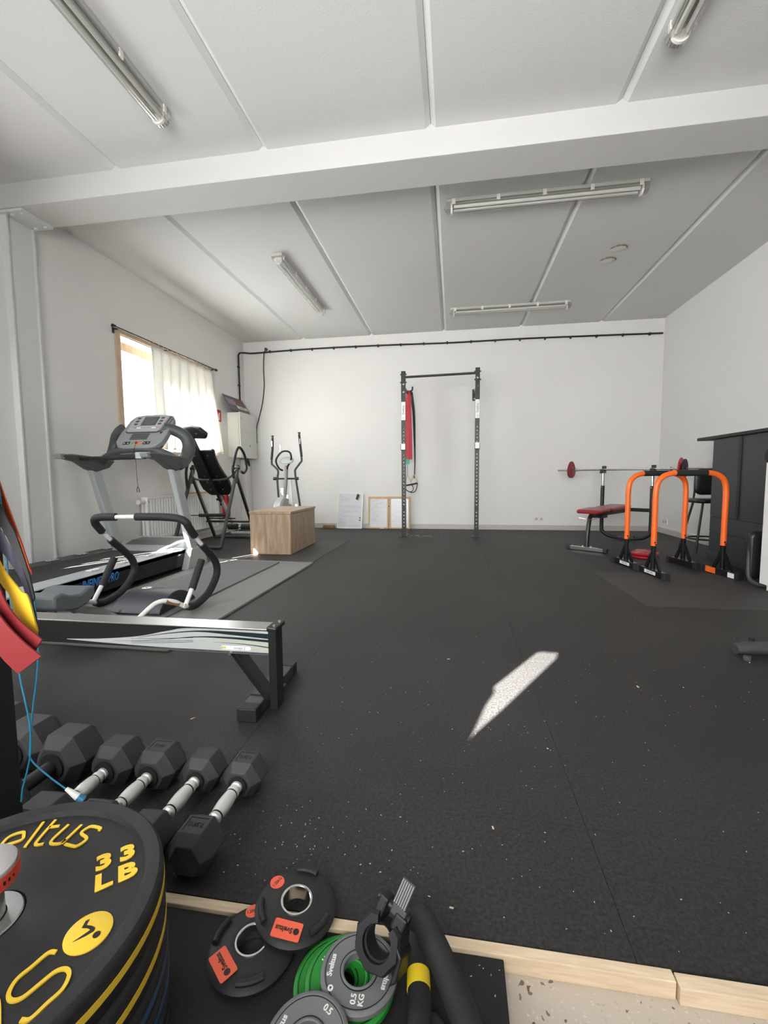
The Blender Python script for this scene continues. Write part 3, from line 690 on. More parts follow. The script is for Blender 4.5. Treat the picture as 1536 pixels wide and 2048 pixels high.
for j in range(NV + 1):
    v = j / NV; row = []
    for i in range(NU + 1):
        u = i / NU
        y0 = 4.76 + 0.02 * v; y1 = 6.13 + 0.09 * v + 0.05 * v * v
        y = y0 + (y1 - y0) * u
        amp = 0.014 + 0.028 * min(1, v * 1.6)
        ph = 2 * PI * (8.2 * u + 0.35 * math.sin(3 * u + 1.2) + 0.25 * v * math.sin(5 * u))
        x = -3.485 + amp * math.sin(ph) + 0.012 * math.sin(2.3 * ph + 1) * v + 0.035 * v * (u ** 3)
        if v < 0.06: x = -3.482 + (x + 3.482) * 0.5
        z = 2.415 - v * 1.20 + 0.006 * math.sin(16 * PI * u) * (1 - v) + 0.02 * v * u
        row.append(bm.verts.new((x, y, z)))
    grid.append(row)
for j in range(NV):
    for i in range(NU): bm.faces.new((grid[j][i], grid[j][i + 1], grid[j + 1][i + 1], grid[j + 1][i]))
o = mobj('cloth', bm, 'curtain', t, world=True, smooth=True)
md = o.modifiers.new('thickness', 'SOLIDIFY'); md.thickness = 0.001
for k in range(16):
    y = 4.79 + k * 0.0885
    bm = new(); rr = [V((-3.48 + 0.016 * math.cos(a), y, 2.436 + 0.016 * math.sin(a))) for a in [2 * PI * q / 12 for q in range(13)]]
    tube(bm, rr, 0.0022, 6, cap=False); mobj('ring', bm, 'corkwood', t, world=True, smooth=True)

# ================================================================ LEFT SIDE: CARDIO
# ---- treadmill
t = thing('treadmill', 'grey and black treadmill along the left wall with console facing the camera', 'treadmill', (-2.9, 3.0, 0))
W = dict(parent=t, world=True)
bm = new(); box(bm, (-3.22, 2.12, 0.12), (-2.64, 3.86, 0.178)); box(bm, (-3.215, 2.14, 0.165), (-2.645, 3.86, 0.186)); mobj('running_belt', bm, 'blackmat', bevel=0.01, **W)
for s, x0, x1 in ((1, -2.645, -2.53), (-1, -3.30, -3.215)):
    bm = new(); prism(bm, [(x0, 2.10, 0.17), (x1, 2.10, 0.15), (x1, 2.10, 0.19), (x0 + (0.02 if s > 0 else 0), 2.10, 0.207), (x0, 2.10, 0.207)], (0, 1.72, 0)); mobj('foot_rail', bm, 'silver' if s > 0 else 'darkgrey', bevel=0.006, **W)
    xo = x1 if s > 0 else x0
    bm = new(); prism(bm, [(xo, 2.06, 0.165), (xo, 2.12, 0.05), (xo, 3.70, 0.035), (xo, 4.05, 0.06), (xo, 4.05, 0.19), (xo, 2.12, 0.186)], (-0.03 * s, 0, 0)); sk = mobj('side_skirt', bm, 'blackgloss', bevel=0.004, **W)
    if s > 0:
        text('lettering', 'INFINITY PRO', 0.088, 'inkblue', basis((-2.529, 2.62, 0.128), (0, 1, 0.0), (0, -0.06, 1)), sk, world=True, align='LEFT', sx=0.62, shear=0.25, ext=0.0006, offset=0.0012)
    for k in range(4):
        y = 2.75 + 0.30 * k
        bm = new()
        for q in range(3): box(bm, (min(x0, x1) + 0.03, y + q * 0.035, 0.204), (min(x0, x1) + 0.075, y + q * 0.035 + 0.014, 0.2105))
        mobj('rail_marking', bm, 'white' if s > 0 else 'silver', **W)
bm = new(); prism(bm, [(-3.24, 3.70, 0.19), (-3.24, 3.78, 0.222), (-3.24, 3.90, 0.258), (-3.24, 4.12, 0.268), (-3.24, 4.22, 0.20), (-3.24, 4.22, 0.08), (-3.24, 3.70, 0.08)], (0.64, 0, 0)); hd = mobj('motor_hood', bm, 'silver2', bevel=0.015, smooth=True, **W)
bm = new(); prism(bm, [(-3.16, 3.80, 0.228), (-3.16, 3.90, 0.2585), (-3.16, 4.05, 0.2665), (-3.16, 4.05, 0.255), (-3.16, 3.80, 0.215)], (0.48, 0, 0)); mobj('hood_panel', bm, 'darkgrey', hd, world=True)
for s in (1, -1):
    xc = -2.50 if s > 0 else -3.31
    bm = new(); prism(bm, [(xc - 0.035, 3.74, 0.0), (xc - 0.035, 4.10, 0.0), (xc - 0.035, 4.08, 0.06), (xc - 0.035, 3.99, 0.20), (xc - 0.035, 3.82, 0.20)], (0.07, 0, 0)); mobj('upright_foot', bm, 'silver', bevel=0.012, **W)
    bm = new(); bar(bm, (xc, 3.92, 0.06), (xc, 3.63, 1.0), 0.055, 0.105, up=(0, 1, 0)); mobj('upright', bm, 'silver', bevel=0.012, **W)
    # handle arm pointing back towards the user
    bm = new(); prism(bm, [(xc - 0.038, 3.27, 1.075), (xc - 0.038, 3.29, 1.045), (xc - 0.038, 3.44, 1.02), (xc - 0.038, 3.56, 0.955), (xc - 0.038, 3.64, 0.93), (xc - 0.038, 3.80, 0.97), (xc - 0.038, 3.88, 1.04), (xc - 0.038, 3.74, 1.065), (xc - 0.038, 3.40, 1.085)], (0.076, 0, 0)); ar = mobj('handle_arm', bm, 'tmgrey', bevel=0.014, smooth=True, **W)
    bm = new(); prism(bm, [(xc - 0.036, 3.255, 1.078), (xc - 0.036, 3.275, 1.04), (xc - 0.036, 3.31, 1.038), (xc - 0.036, 3.31, 1.086)], (0.072, 0, 0)); mobj('arm_cap', bm, 'silver2', ar, world=True, bevel=0.006)
    # side loop between arm and console
    cx_ = -2.925
    bm = new(); tube(bm, [(cx_ + s * 0.22, 3.83, 1.34), (cx_ + s * 0.30, 3.88, 1.32), (cx_ + s * 0.375, 3.92, 1.265), (cx_ + s * 0.405, 3.93, 1.18), (cx_ + s * 0.41, 3.89, 1.09), (cx_ + s * 0.415, 3.80, 1.02), (cx_ + s * 0.415, 3.72, 0.99)], [0.036, 0.050], 14, n=6, sx=1.35); mobj('side_loop', bm, 'tmgrey', smooth=True, **W)
    bm = new(); tube(bm, [(-2.9 + s * 0.40, 3.72, 1.03), (-2.9 + s * 0.30, 3.72, 1.085), (-2.9 + s * 0.18, 3.70, 1.125), (-2.9, 3.69, 1.135)], [0.042, 0.030], 12, n=6, sx=0.9); mobj('lower_support', bm, 'tmgrey', smooth=True, **W)
# console
cp = V((-2.885, 3.665, 1.165)); up = V((0.0, 0.30, 0.325)).normalized(); rt = V((1, 0, 0)); nn = rt.cross(up)
if nn.y > 0: nn = -nn
def co(u, v, d=0): return cp + rt * u + up * v + nn * d
out = [(-0.19, 0.0), (-0.12, -0.018), (0.12, -0.018), (0.19, 0.0), (0.235, 0.06), (0.245, 0.15), (0.23, 0.36), (0.20, 0.42), (0.10, 0.44), (-0.10, 0.44), (-0.20, 0.42), (-0.23, 0.36), (-0.245, 0.15), (-0.235, 0.06)]
bm = new(); prism(bm, [co(u, v, 0) for u, v in out], nn * -0.06); prism(bm, [co(u * 0.8, v * 0.85 + 0.03, -0.055) for u, v in out], nn * -0.05)
con = mobj('console', bm, 'silver2', bevel=0.012, smooth=True, **W)
def cpanel(nm, pts, m, d=0.002, th=0.004, **k):
    bm = new(); prism(bm, [co(u, v, d) for u, v in pts], nn * th); return mobj(nm, bm, m, con, world=True, **k)
cpanel('upper_panel', [(-0.185, 0.20), (-0.17, 0.185), (0.13, 0.185), (0.15, 0.20), (0.175, 0.41), (0.09, 0.428), (-0.09, 0.428), (-0.185, 0.41)], 'silver', bevel=0.002)
cpanel('upper_panel_rim', [(-0.195, 0.19), (-0.172, 0.172), (0.135, 0.172), (0.16, 0.19), (0.156, 0.202), (0.13, 0.186), (-0.168, 0.186), (-0.186, 0.202)], 'tmgrey', d=0.003)
cpanel('screen_bezel', [(-0.078, 0.275), (0.078, 0.275), (0.078, 0.40), (-0.078, 0.40)], 'darkgrey', d=0.0055, th=0.002)
cpanel('screen', [(-0.066, 0.285), (0.066, 0.285), (0.066, 0.39), (-0.066, 0.39)], 'lcd', d=0.0072, th=0.001)
cpanel('label_strip', [(-0.10, 0.232), (0.10, 0.232), (0.10, 0.250), (-0.10, 0.250)], 'white', d=0.0055, th=0.001)
cpanel('label_text', [(-0.055, 0.236), (0.055, 0.236), (0.055, 0.244), (-0.055, 0.244)], 'ink', d=0.0065, th=0.0006)
for u in (-0.115, 0.115): cpanel('label_dot', [(u - 0.012, 0.236), (u + 0.012, 0.236), (u + 0.012, 0.25), (u - 0.012, 0.25)], 'decal', d=0.0058, th=0.001)
for u in (-0.135, 0.115):
    for v in (0.285, 0.325, 0.37): cpanel('button', [(u - 0.016, v), (u + 0.016, v), (u + 0.018, v + 0.02), (u - 0.014, v + 0.02)], 'darkgrey', d=0.0055, th=0.003)
cpanel('side_button_strip', [(0.165, 0.175), (0.19, 0.155), (0.228, 0.37), (0.188, 0.40)], 'darkgrey', d=0.001, th=0.004)
for k in range(8):
    v = 0.185 + k * 0.025; u = 0.183 + k * 0.0028
    cpanel('button', [(u, v), (u + 0.018, v), (u + 0.018, v + 0.015), (u, v + 0.015)], 'silver2', d=0.005, th=0.002)
for k in range(6):
    v = 0.085 + k * 0.0145; cpanel('vent_slot', [(-0.105, v), (0.075, v), (0.075, v + 0.0075), (-0.105, v + 0.0075)], 'ink', d=0.0004, th=0.0015)
for u, m_ in ((-0.125, 'ink'), (-0.09, 'ink'), (-0.052, 'btn_green'), (0.043, 'btn_pink'), (0.08, 'ink'), (0.115, 'ink')):
    if m_ == 'ink':
        cpanel('button', [(u - 0.016, 0.02), (u + 0.014, 0.02), (u + 0.016, 0.055), (u - 0.012, 0.055)], 'ink', d=0.0005, th=0.003)
        cpanel('button_arrow', [(u - 0.006, 0.028), (u + 0.006, 0.028), (u + 0.001, 0.044)], 'inkwhite', d=0.004, th=0.0006)
    else: cpanel('button', [(u + 0.014 * math.cos(a), 0.038 + 0.014 * math.sin(a)) for a in [2 * PI * k / 14 for k in range(14)]], m_, d=0.0005, th=0.003)
cpanel('stop_ring', [(-0.005 + 0.021 * math.cos(a), 0.037 + 0.021 * math.sin(a)) for a in [2 * PI * k / 16 for k in range(16)]], 'yellow', d=0.0005, th=0.0015)
cpanel('stop_button', [(-0.005 + 0.016 * math.cos(a), 0.037 + 0.016 * math.sin(a)) for a in [2 * PI * k / 16 for k in range(16)]], 'btn_red', d=0.001, th=0.008)
bm = new(); tube(bm, [(-3.29, 3.47, 1.045), (-2.50, 3.40, 1.055)], 0.017, 12); cb = mobj('crossbar', bm, 'black', smooth=True, **W)
bm = new(); tube(bm, [(-3.02, 3.45, 1.05), (-2.60, 3.41, 1.055)], 0.023, 12); mobj('bar_grip', bm, 'foam', cb, world=True, smooth=True)
bm = new(); box(bm, (-2.66, 3.37, 1.035), (-2.60, 3.43, 1.09)); mobj('sensor_box', bm, 'silver', cb, world=True, bevel=0.005)
bm = new(); tube(bm, [co(-0.005, 0.037, 0.01), (-2.78, 3.5, 1.09), (-2.72, 3.42, 1.06), (-2.68, 3.40, 1.03), (-2.675, 3.40, 0.86), (-2.67, 3.40, 0.80)], 0.0022, 6, n=5); cd = mobj('safety_cord', bm, 'ink', smooth=True, **W)
bm = new(); tube(bm, [(-2.672, 3.40, 0.80), (-2.682, 3.40, 0.775), (-2.682, 3.40, 0.75)], 0.003, 6); tube(bm, [(-2.672, 3.40, 0.80), (-2.660, 3.40, 0.775), (-2.660, 3.40, 0.75)], 0.003, 6); mobj('clip', bm, 'black', cd, world=True)
bm = new(); box(bm, (-3.25, 4.10, 0.0), (-2.62, 4.20, 0.05)); mobj('front_foot', bm, 'black', **W)
for x in (-3.2, -2.66):
    bm = new(); box(bm, (x - 0.03, 2.2, 0), (x + 0.03, 2.28, 0.12)); mobj('rear_foot', bm, 'black', **W)

# ---- ab roller (rocking crunch frame)
t = thing('ab_roller', 'white tube ab roller with black foam grips and grey head pad before the treadmill', 'ab roller', (-1.98, 2.4, 0))
W = dict(parent=t, world=True)
def loop(x): return [(x, 2.44, 0.075), (x, 2.52, 0.042), (x, 2.62, 0.045), (x, 2.74, 0.085), (x, 2.84, 0.18), (x, 2.83, 0.27), (x, 2.74, 0.36), (x, 2.65, 0.435), (x, 2.57, 0.51), (x, 2.52, 0.565)]
top_ = [(-2.30, 2.52, 0.565), (-2.285, 2.50, 0.597), (-2.24, 2.49, 0.612), (-2.1, 2.49, 0.615), (-1.98, 2.49, 0.617), (-1.80, 2.49, 0.617), (-1.70, 2.50, 0.608), (-1.655, 2.51, 0.585), (-1.65, 2.53, 0.555)]
path = cr(loop(-2.30), 6)[:-1] + cr(top_, 6) + cr(loop(-1.65)[::-1], 6)[6:]
bm = new(); tube(bm, path, 0.0135, 12); fr = mobj('tube_frame', bm, 'white', smooth=True, **W)
N_ = len(path)
def seg_(a, b): return path[int(a * (N_ - 1)):int(b * (N_ - 1)) + 1]
for a, b in ((0.02, 0.285), (0.32, 0.475), (0.52, 0.70), (0.735, 0.985)):
    bm = new(); tube(bm, seg_(a, b), 0.0245, 14); mobj('foam_grip', bm, 'foam', smooth=True, **W)
for s_, x in ((-1, -2.30), (1, -1.65)):
    bm = new(); tube(bm, [(x, 2.46, 0.06), (x - 0.0, 2.51, 0.12), (x, 2.55, 0.165)], 0.014, 12); hb = mobj('handle', bm, 'white', smooth=True, **W)
    bm = new(); tube(bm, [(x, 2.54, 0.15), (x, 2.66, 0.315)], 0.023, 14); mobj('handle_grip', bm, 'foam', hb, world=True, smooth=True)
bm = new(); tube(bm, [(-2.30, 2.46, 0.065), (-2.29, 2.36, 0.10), (-2.25, 2.27, 0.135), (-2.15, 2.12, 0.155), (-2.09, 1.98, 0.17), (-2.06, 1.93, 0.18)], 0.0135, 12, n=5); mobj('head_rest_arm', bm, 'white', smooth=True, **W)
bm = new(); tube(bm, [(-1.65, 2.46, 0.06), (-1.68, 2.38, 0.115), (-1.73, 2.30, 0.125), (-1.77, 2.18, 0.06), (-1.80, 2.05, 0.035), (-1.86, 1.93, 0.07), (-1.90, 1.89, 0.115)], 0.0135, 12, n=5); mobj('head_rest_arm', bm, 'white', smooth=True, **W)
for x, y, z, x2, y2, z2 in ((-2.295, 2.40, 0.087, -2.27, 2.30, 0.125), (-1.665, 2.42, 0.09, -1.70, 2.345, 0.123)):
    bm = new(); cyl(bm, (x, y, z), (x2, y2, z2), 0.0155); mobj('joint_sleeve', bm, 'brownwood', smooth=True, **W)
bm = new(); tube(bm, [(-2.13, 1.91, 0.155), (-1.87, 1.88, 0.155)], 0.018, 12); cb = mobj('crossbar', bm, 'white', smooth=True, **W)
for x in (-2.12, -1.98, -1.89):
    bm = new(); cyl(bm, (x, 1.905, 0.155), (x + 0.02, 1.902, 0.155), 0.021); mobj('end_ring', bm, 'rubber', cb, world=True, smooth=True)
bm = new(); prof = [(0, 0.285), (0.05, 0.295), (0.10, 0.27), (0.16, 0.262), (0.21, 0.285), (0.25, 0.285), (0.25, 0.235), (0.20, 0.20), (0.13, 0.185), (0.05, 0.20), (0, 0.225)]
prism(bm, [(-2.155 + 0.0, 1.80 + a, z) for a, z in prof], (0.24, 0.02, 0)); mobj('head_pad', bm, 'greyvinyl', bevel=0.012, smooth=True, **W)

t.location.z += 0.010
# ---- ab mat and small leather wedge lying beside it
t = thing('ab_cushion', 'domed navy sit-up cushion with a round white emblem on the grey mats', 'cushion', (-1.95, 2.58, 0.0285), rz=0.03)
bm = new(); NX, NY = 16, 18; G = []
for j in range(NY + 1):
    v = j / NY; row = []
    for i in range(NX + 1):
        u = i / NX; wx = 0.17 - 0.012 * math.sin(PI * v)
        z = 0.012 + 0.10 * math.sin(PI * min(1, v * 1.02)) ** 0.75 * (0.93 + 0.07 * math.sin(PI * u))
        row.append(bm.verts.new(((u - 0.5) * 2 * wx, (v - 0.5) * 0.40, z)))
    G.append(row)
Bt = [[bm.verts.new((v.co.x, v.co.y, 0.0)) for v in row] for row in G]
for j in range(NY):
    for i in range(NX): bm.faces.new((G[j][i], G[j][i + 1], G[j + 1][i + 1], G[j + 1][i])); bm.faces.new((Bt[j][i], Bt[j + 1][i], Bt[j + 1][i + 1], Bt[j][i + 1]))
for j in range(NY): bm.faces.new((G[j][0], G[j + 1][0], Bt[j + 1][0], Bt[j][0])); bm.faces.new((G[j][NX], Bt[j][NX], Bt[j + 1][NX], G[j + 1][NX]))
for i in range(NX): bm.faces.new((G[0][i], Bt[0][i], Bt[0][i + 1], G[0][i + 1])); bm.faces.new((G[NY][i], G[NY][i + 1], Bt[NY][i + 1], Bt[NY][i]))
mobj('dome', bm, 'navyvinyl', t, smooth=True, bevel=0.004)
bm = new(); lathe(bm, [(0, 0.0), (0.03, 0.0), (0.03, 0.001), (0, 0.001)], 24, Matrix.Translation((-0.06, 0.015, 0.1142))); e = mobj('emblem', bm, 'inkwhite', t)
bm = new(); prism(bm, [(-0.072, 0.02, 0.1155), (-0.066, 0.022, 0.1155), (-0.056, 0.012, 0.1155), (-0.052, 0.02, 0.1155), (-0.052, 0.0, 0.1155), (-0.06, 0.004, 0.1155)], (0, 0, 0.0006)); mobj('emblem_figure', bm, 'ink', e)
text('lettering', 'Sveltus', 0.034, 'inkgrey', basis((0.015, 0.03, 0.1150), (1, 0, 0), (0, 1, 0)), t)
t = thing('leather_wedge', 'low black leather wedge cushion lying between the ab roller and the rower', 'cushion', (-2.02, 2.18, 0.0285), rz=-0.06)
bm = new(); prism(bm, [(-0.22, -0.07, 0), (0.22, -0.07, 0), (0.22, -0.07, 0.03), (0.10, -0.07, 0.045), (0.0, -0.07, 0.085), (-0.20, -0.07, 0.092), (-0.22, -0.07, 0.08)], (0, 0.14, 0)); mobj('body', bm, 'vinyl', t, bevel=0.014, smooth=True)
bm = new(); box(bm, (-0.218, -0.0715, 0.036), (0.2, -0.0695, 0.038)); mobj('seam', bm, 'ink', t)

# ---- grey mats on the floor
t = thing('exercise_mat', 'large light grey mat on the floor under the ab roller', 'mat', (-1.95, 3.1, 0.0))
bm = new(); prism(bm, [(-2.485, 1.95, 0), (-1.41, 1.95, 0), (-1.385, 4.19, 0), (-2.452, 4.27, 0)], (0, 0, 0.016)); mobj('slab', bm, 'greymat', t, world=True, bevel=0.003)
t = thing('exercise_mat', 'narrower darker grey mat laid on top of the light grey mat', 'mat', (-2.05, 3.1, 0.016))
bm = new(); prism(bm, [(-2.41, 2.0, 0.016), (-1.735, 2.0, 0.016), (-1.712, 4.12, 0.016), (-2.26, 4.13, 0.016)], (0, 0, 0.012)); mobj('slab', bm, 'greymat2', t, world=True, bevel=0.003)
t = thing('rubber_mat', 'thin worn rubber mat on the floor in front of the orange bars', 'mat', (1.8, 3.6, 0))
bm = new(); prism(bm, [(1.235, 4.13, 0), (1.27, 3.085, 0), (2.6, 3.06, 0), (2.58, 4.16, 0)], (0, 0, 0.002)); mobj('slab', bm, 'tilemat', t, world=True)
t = thing('rubber_mat', 'thin worn rubber mat on the floor by the wooden box', 'mat', (-1.55, 4.9, 0))
bm = new(); prism(bm, [(-1.80, 4.20, 0), (-1.42, 4.20, 0), (-1.40, 5.75, 0), (-1.74, 5.75, 0)], (0, 0, 0.002)); mobj('slab', bm, 'tilemat', t, world=True)

# ---- rower: rail, rear leg and foot
t = thing('rowing_machine', 'rowing machine rail with silver and green striped side resting on a black T-shaped leg', 'rowing machine', (-0.70, 1.62, 0), rz=0)
W = dict(parent=t, world=True)
rx = math.radians(-1.5)
def rl(s, y, z): return V((-0.645 - s * math.cos(rx), 1.487 + y + s * math.sin(rx), z))
def rprism(bm, pts, y0, y1): prism(bm, [rl(s, y0, z) for s, z in pts], rl(0, y1, 0) - rl(0, y0, 0))
bm = new(); rprism(bm, [(0.0, 0.232), (1.9, 0.250), (1.9, 0.335), (0.0, 0.322)], -0.030, 0.030); rail = mobj('rail', bm, 'black', **W)
bm = new(); rprism(bm, [(0.0, 0.3225), (1.9, 0.3355), (1.9, 0.341), (0.0, 0.328)], -0.040, 0.040); mobj('rail_track', bm, 'alu', rail, world=True, bevel=0.0015)
bm = new(); rprism(bm, [(0.0, 0.229), (1.9, 0.247), (1.9, 0.252), (0.0, 0.234)], -0.033, 0.033); mobj('rail_bottom_edge', bm, 'alu', rail, world=True)
# printed side
def side_strip(nm, top, bot, m_, d):
    bm = new(); T_ = [rl(s, -0.0305 - d, z) for s, z in top]; B_ = [rl(s, -0.0305 - d, z) for s, z in bot]
    T_ = cr(T_, 8); B_ = cr(B_, 8); a = [bm.verts.new(p) for p in T_]; b = [bm.verts.new(p) for p in B_]
    a2 = [bm.verts.new(p + V((0, 0.0002, 0))) for p in T_]; b2 = [bm.verts.new(p + V((0, 0.0002, 0))) for p in B_]
    for k in range(len(a) - 1):
        bm.faces.new((a[k], a[k + 1], b[k + 1], b[k])); bm.faces.new((a2[k], b2[k], b2[k + 1], a2[k + 1])); bm.faces.new((a[k], a2[k], a2[k + 1], a[k + 1])); bm.faces.new((b[k], b[k + 1], b2[k + 1], b2[k]))
    return mobj(nm, bm, m_, rail, world=True)
side_strip('silver_print', [(0.0, 0.318), (0.30, 0.319), (0.40, 0.305), (0.52, 0.280), (0.68, 0.264), (0.82, 0.258)], [(0.0, 0.237), (0.30, 0.240), (0.40, 0.241), (0.52, 0.244), (0.68, 0.250), (0.82, 0.256)], 'decalgrey', 0.0004)
side_strip('dark_stripe', [(0.0, 0.308), (0.15, 0.312), (0.28, 0.311), (0.40, 0.297), (0.52, 0.276)], [(0.0, 0.289), (0.15, 0.299), (0.28, 0.3055), (0.40, 0.294), (0.52, 0.275)], 'decaldark', 0.0008)
side_strip('dark_stripe', [(0.0, 0.2855), (0.15, 0.2915), (0.28, 0.289), (0.40, 0.275), (0.52, 0.263), (0.62, 0.259)], [(0.0, 0.276), (0.15, 0.284), (0.28, 0.285), (0.40, 0.2735), (0.52, 0.262), (0.62, 0.2585)], 'decaldark', 0.0008)
side_strip('lime_stripe', [(0.0, 0.266), (0.12, 0.275), (0.25, 0.276), (0.38, 0.267)], [(0.0, 0.263), (0.12, 0.273), (0.25, 0.2745), (0.38, 0.2665)], 'yellowgreen', 0.0008)
side_strip('dark_stripe', [(0.0, 0.259), (0.10, 0.2675), (0.22, 0.270)], [(0.0, 0.255), (0.10, 0.265), (0.22, 0.2695)], 'decaldark', 0.0008)
side_strip('lime_stripe', [(0.0, 0.250), (0.08, 0.256), (0.14, 0.258)], [(0.0, 0.248), (0.08, 0.2545), (0.14, 0.2575)], 'yellowgreen', 0.0008)
for q in (0.272, 0.262, 0.256): side_strip('dark_stripe', [(0.30, q + 0.012), (0.42, q + 0.004), (0.55, q - 0.004 + 0.002)], [(0.30, q + 0.0105), (0.42, q + 0.0025), (0.55, q - 0.004 + 0.001)], 'decaldark', 0.0008)
bm = new(); pts = []
for k in range(9): a = PI / 2 + PI * k / 8; pts.append((0.185 + 0.0075 * -math.cos(a) * 1.0, 0.2515 + 0.0075 * math.sin(a)))
for k in range(9): a = -PI / 2 + PI * k / 8; pts.append((0.085 - 0.0075 * math.cos(a), 0.2515 + 0.0075 * math.sin(a)))
prism(bm, [rl(s, -0.0317, z) for s, z in pts], (0, 0.0004, 0)); mobj('name_badge', bm, 'white', rail, world=True)
text('lettering', 'concept 2', 0.0135, 'ink', basis(rl(0.124, -0.0320, 0.2512), (1, 0, 0), (0, 0, 1)), rail, world=True, ext=0.0002, sx=0.95)
for s in (0.177, 0.187):
    bm = new(); cyl(bm, rl(s, -0.0319, 0.2515), rl(s, -0.0322, 0.2515), 0.0050, seg=16); mobj('badge_dot', bm, 'yellowgreen', rail, world=True)
bm = new(); rprism(bm, [(-0.024, 0.320), (0.012, 0.320), (0.012, 0.338), (-0.024, 0.334)], -0.044, 0.044); ec = mobj('end_cap', bm, 'black', bevel=0.004, **W)
for y in (-0.025, 0.025):
    bm = new(); cyl(bm, rl(-0.010, y, 0.335), rl(-0.010, y, 0.340), 0.006, seg=10); mobj('bolt', bm, 'steel', ec, world=True)
bm = new(); box(bm, rl(0.008, -0.041, 0.03), rl(-0.022, 0.02, 0.334)); mobj('leg', bm, 'black', bevel=0.003, **W)
bm = new(); bar(bm, rl(0.16, 0, 0.245), rl(0.035, 0.03, 0.045), 0.055, 0.022, up=(1, 0, 0)); mobj('brace', bm, 'black', bevel=0.003, **W)
bm = new(); cyl(bm, rl(0.155, -0.042, 0.232), rl(0.155, 0.042, 0.232), 0.006, seg=10); mobj('bolt', bm, 'steel', **W)
bm = new(); box(bm, (-0.758, 1.415, 0.004), (-0.692, 1.812, 0.046)); ft = mobj('foot_bar', bm, 'darkgrey', bevel=0.004, **W)
for y0, y1 in ((1.405, 1.455), (1.772, 1.822)):
    bm = new(); box(bm, (-0.762, y0, 0.0), (-0.688, y1, 0.049)); mobj('foot_cap', bm, 'rubber', ft, world=True, bevel=0.004)
bm = new(); box(bm, (-0.76, 1.51, 0.044), (-0.655, 1.61, 0.050)); mobj('leg_plate', bm, 'black', **W)
# seat and footrest end, beyond the picture's left edge
bm = new(); prism(bm, [rl(1.30, -0.12, 0.37), rl(1.30, 0.12, 0.37), rl(1.56, 0.13, 0.385), rl(1.56, -0.13, 0.385)], (0, 0, 0.03)); mobj('seat', bm, 'vinyl', bevel=0.012, **W)
bm = new(); box(bm, rl(1.55, -0.03, 0.34), rl(1.35, 0.03, 0.372)); mobj('seat_carriage', bm, 'black', **W)
bm = new(); bar(bm, rl(1.85, 0, 0.26), rl(2.0, 0, 0.03), 0.06, 0.04, up=(0, 1, 0)); bar(bm, rl(2.0, -0.25, 0.02), rl(2.0, 0.25, 0.02), 0.06, 0.04); mobj('front_leg', bm, 'black', **W)

# ---- wooden plyo box
t = thing('wooden_box', 'oak-look wooden jump box standing in front of the elliptical trainer', 'box', (-2.045, 5.12, 0), rz=0.012)
bm = new(); box(bm, (-0.24, -0.455, 0), (0.24, 0.45, 0.455)); mobj('body', bm, 'oak', t, bevel=0.002)
bm = new(); box(bm, (-0.245, -0.465, 0.458), (0.25, 0.46, 0.484)); mobj('lid', bm, 'oak', t, bevel=0.0015)

# ---- inversion table
t = thing('inversion_table', 'black inversion table with tilted padded back between treadmill and cabinet', 'inversion table', (-3.1, 5.4, 0))
W = dict(parent=t, world=True)
XL, XR = -3.42, -2.79
for x in (XL, XR):
    bm = new(); bar(bm, (x, 4.92, 0.02), (x, 5.40, 0.985), 0.034, 0.034, up=(1, 0, 0)); mobj('front_leg', bm, 'darkgrey', bevel=0.004, **W)
    bm = new(); bar(bm, (x, 5.88, 0.02), (x, 5.37, 0.90), 0.034, 0.034, up=(1, 0, 0)); mobj('rear_leg', bm, 'black', bevel=0.004, **W)
    bm = new(); bar(bm, (x + 0.0, 5.34, 0.80), (x, 5.42, 1.03), 0.05, 0.03, up=(1, 0, 0)); mobj('pivot_bracket', bm, 'black', **W)
    bm = new(); cyl(bm, (x - 0.03, 5.40, 0.99), (x + 0.03, 5.40, 0.99), 0.022); mobj('pivot_knob', bm, 'black', smooth=True, **W)
bm = new(); tube(bm, [(XL, 4.92, 0.02), (XR, 4.92, 0.02)], 0.02, 12); mobj('front_foot_bar', bm, 'darkgrey', smooth=True, **W)
bm = new(); tube(bm, [(XL, 5.88, 0.02), (XR, 5.88, 0.02)], 0.02, 12); mobj('rear_foot_bar', bm, 'darkgrey', smooth=True, **W)
bm = new(); tube(bm, [(XL, 5.68, 0.26), (XR, 5.68, 0.26)], 0.014, 10); tube(bm, [(XL, 5.72, 0.30), (-3.0, 5.70, 0.30)], 0.009, 10); mobj('spreader_bar', bm, 'black', smooth=True, **W)
# handles
bm = new(); tube(bm, [(XR, 5.30, 0.86), (XR, 5.29, 1.0), (XR, 5.40, 1.22), (XR, 5.50, 1.26), (XR, 5.62, 1.16), (XR, 5.66, 1.0), (XR, 5.58, 0.93), (XR, 5.50, 0.95)], 0.017, 12, n=6); mobj('handle', bm, 'foam', smooth=True, **W)
bm = new(); tube(bm, [(XL, 5.27, 0.70), (XL, 5.25, 0.95), (XL, 5.37, 1.16), (XL, 5.5, 1.22)], 0.017, 12, n=6); mobj('handle', bm, 'foam', smooth=True, **W)
bm = new(); tube(bm, [(XL, 5.38, 0.97), (XL + 0.05, 5.33, 0.88), (XL + 0.14, 5.31, 0.845), (-3.1, 5.31, 0.84), (XR - 0.14, 5.31, 0.845), (XR - 0.05, 5.33, 0.89), (XR, 5.38, 0.97)], 0.016, 12, n=6); mobj('cradle_bar', bm, 'darkgrey', smooth=True, **W)
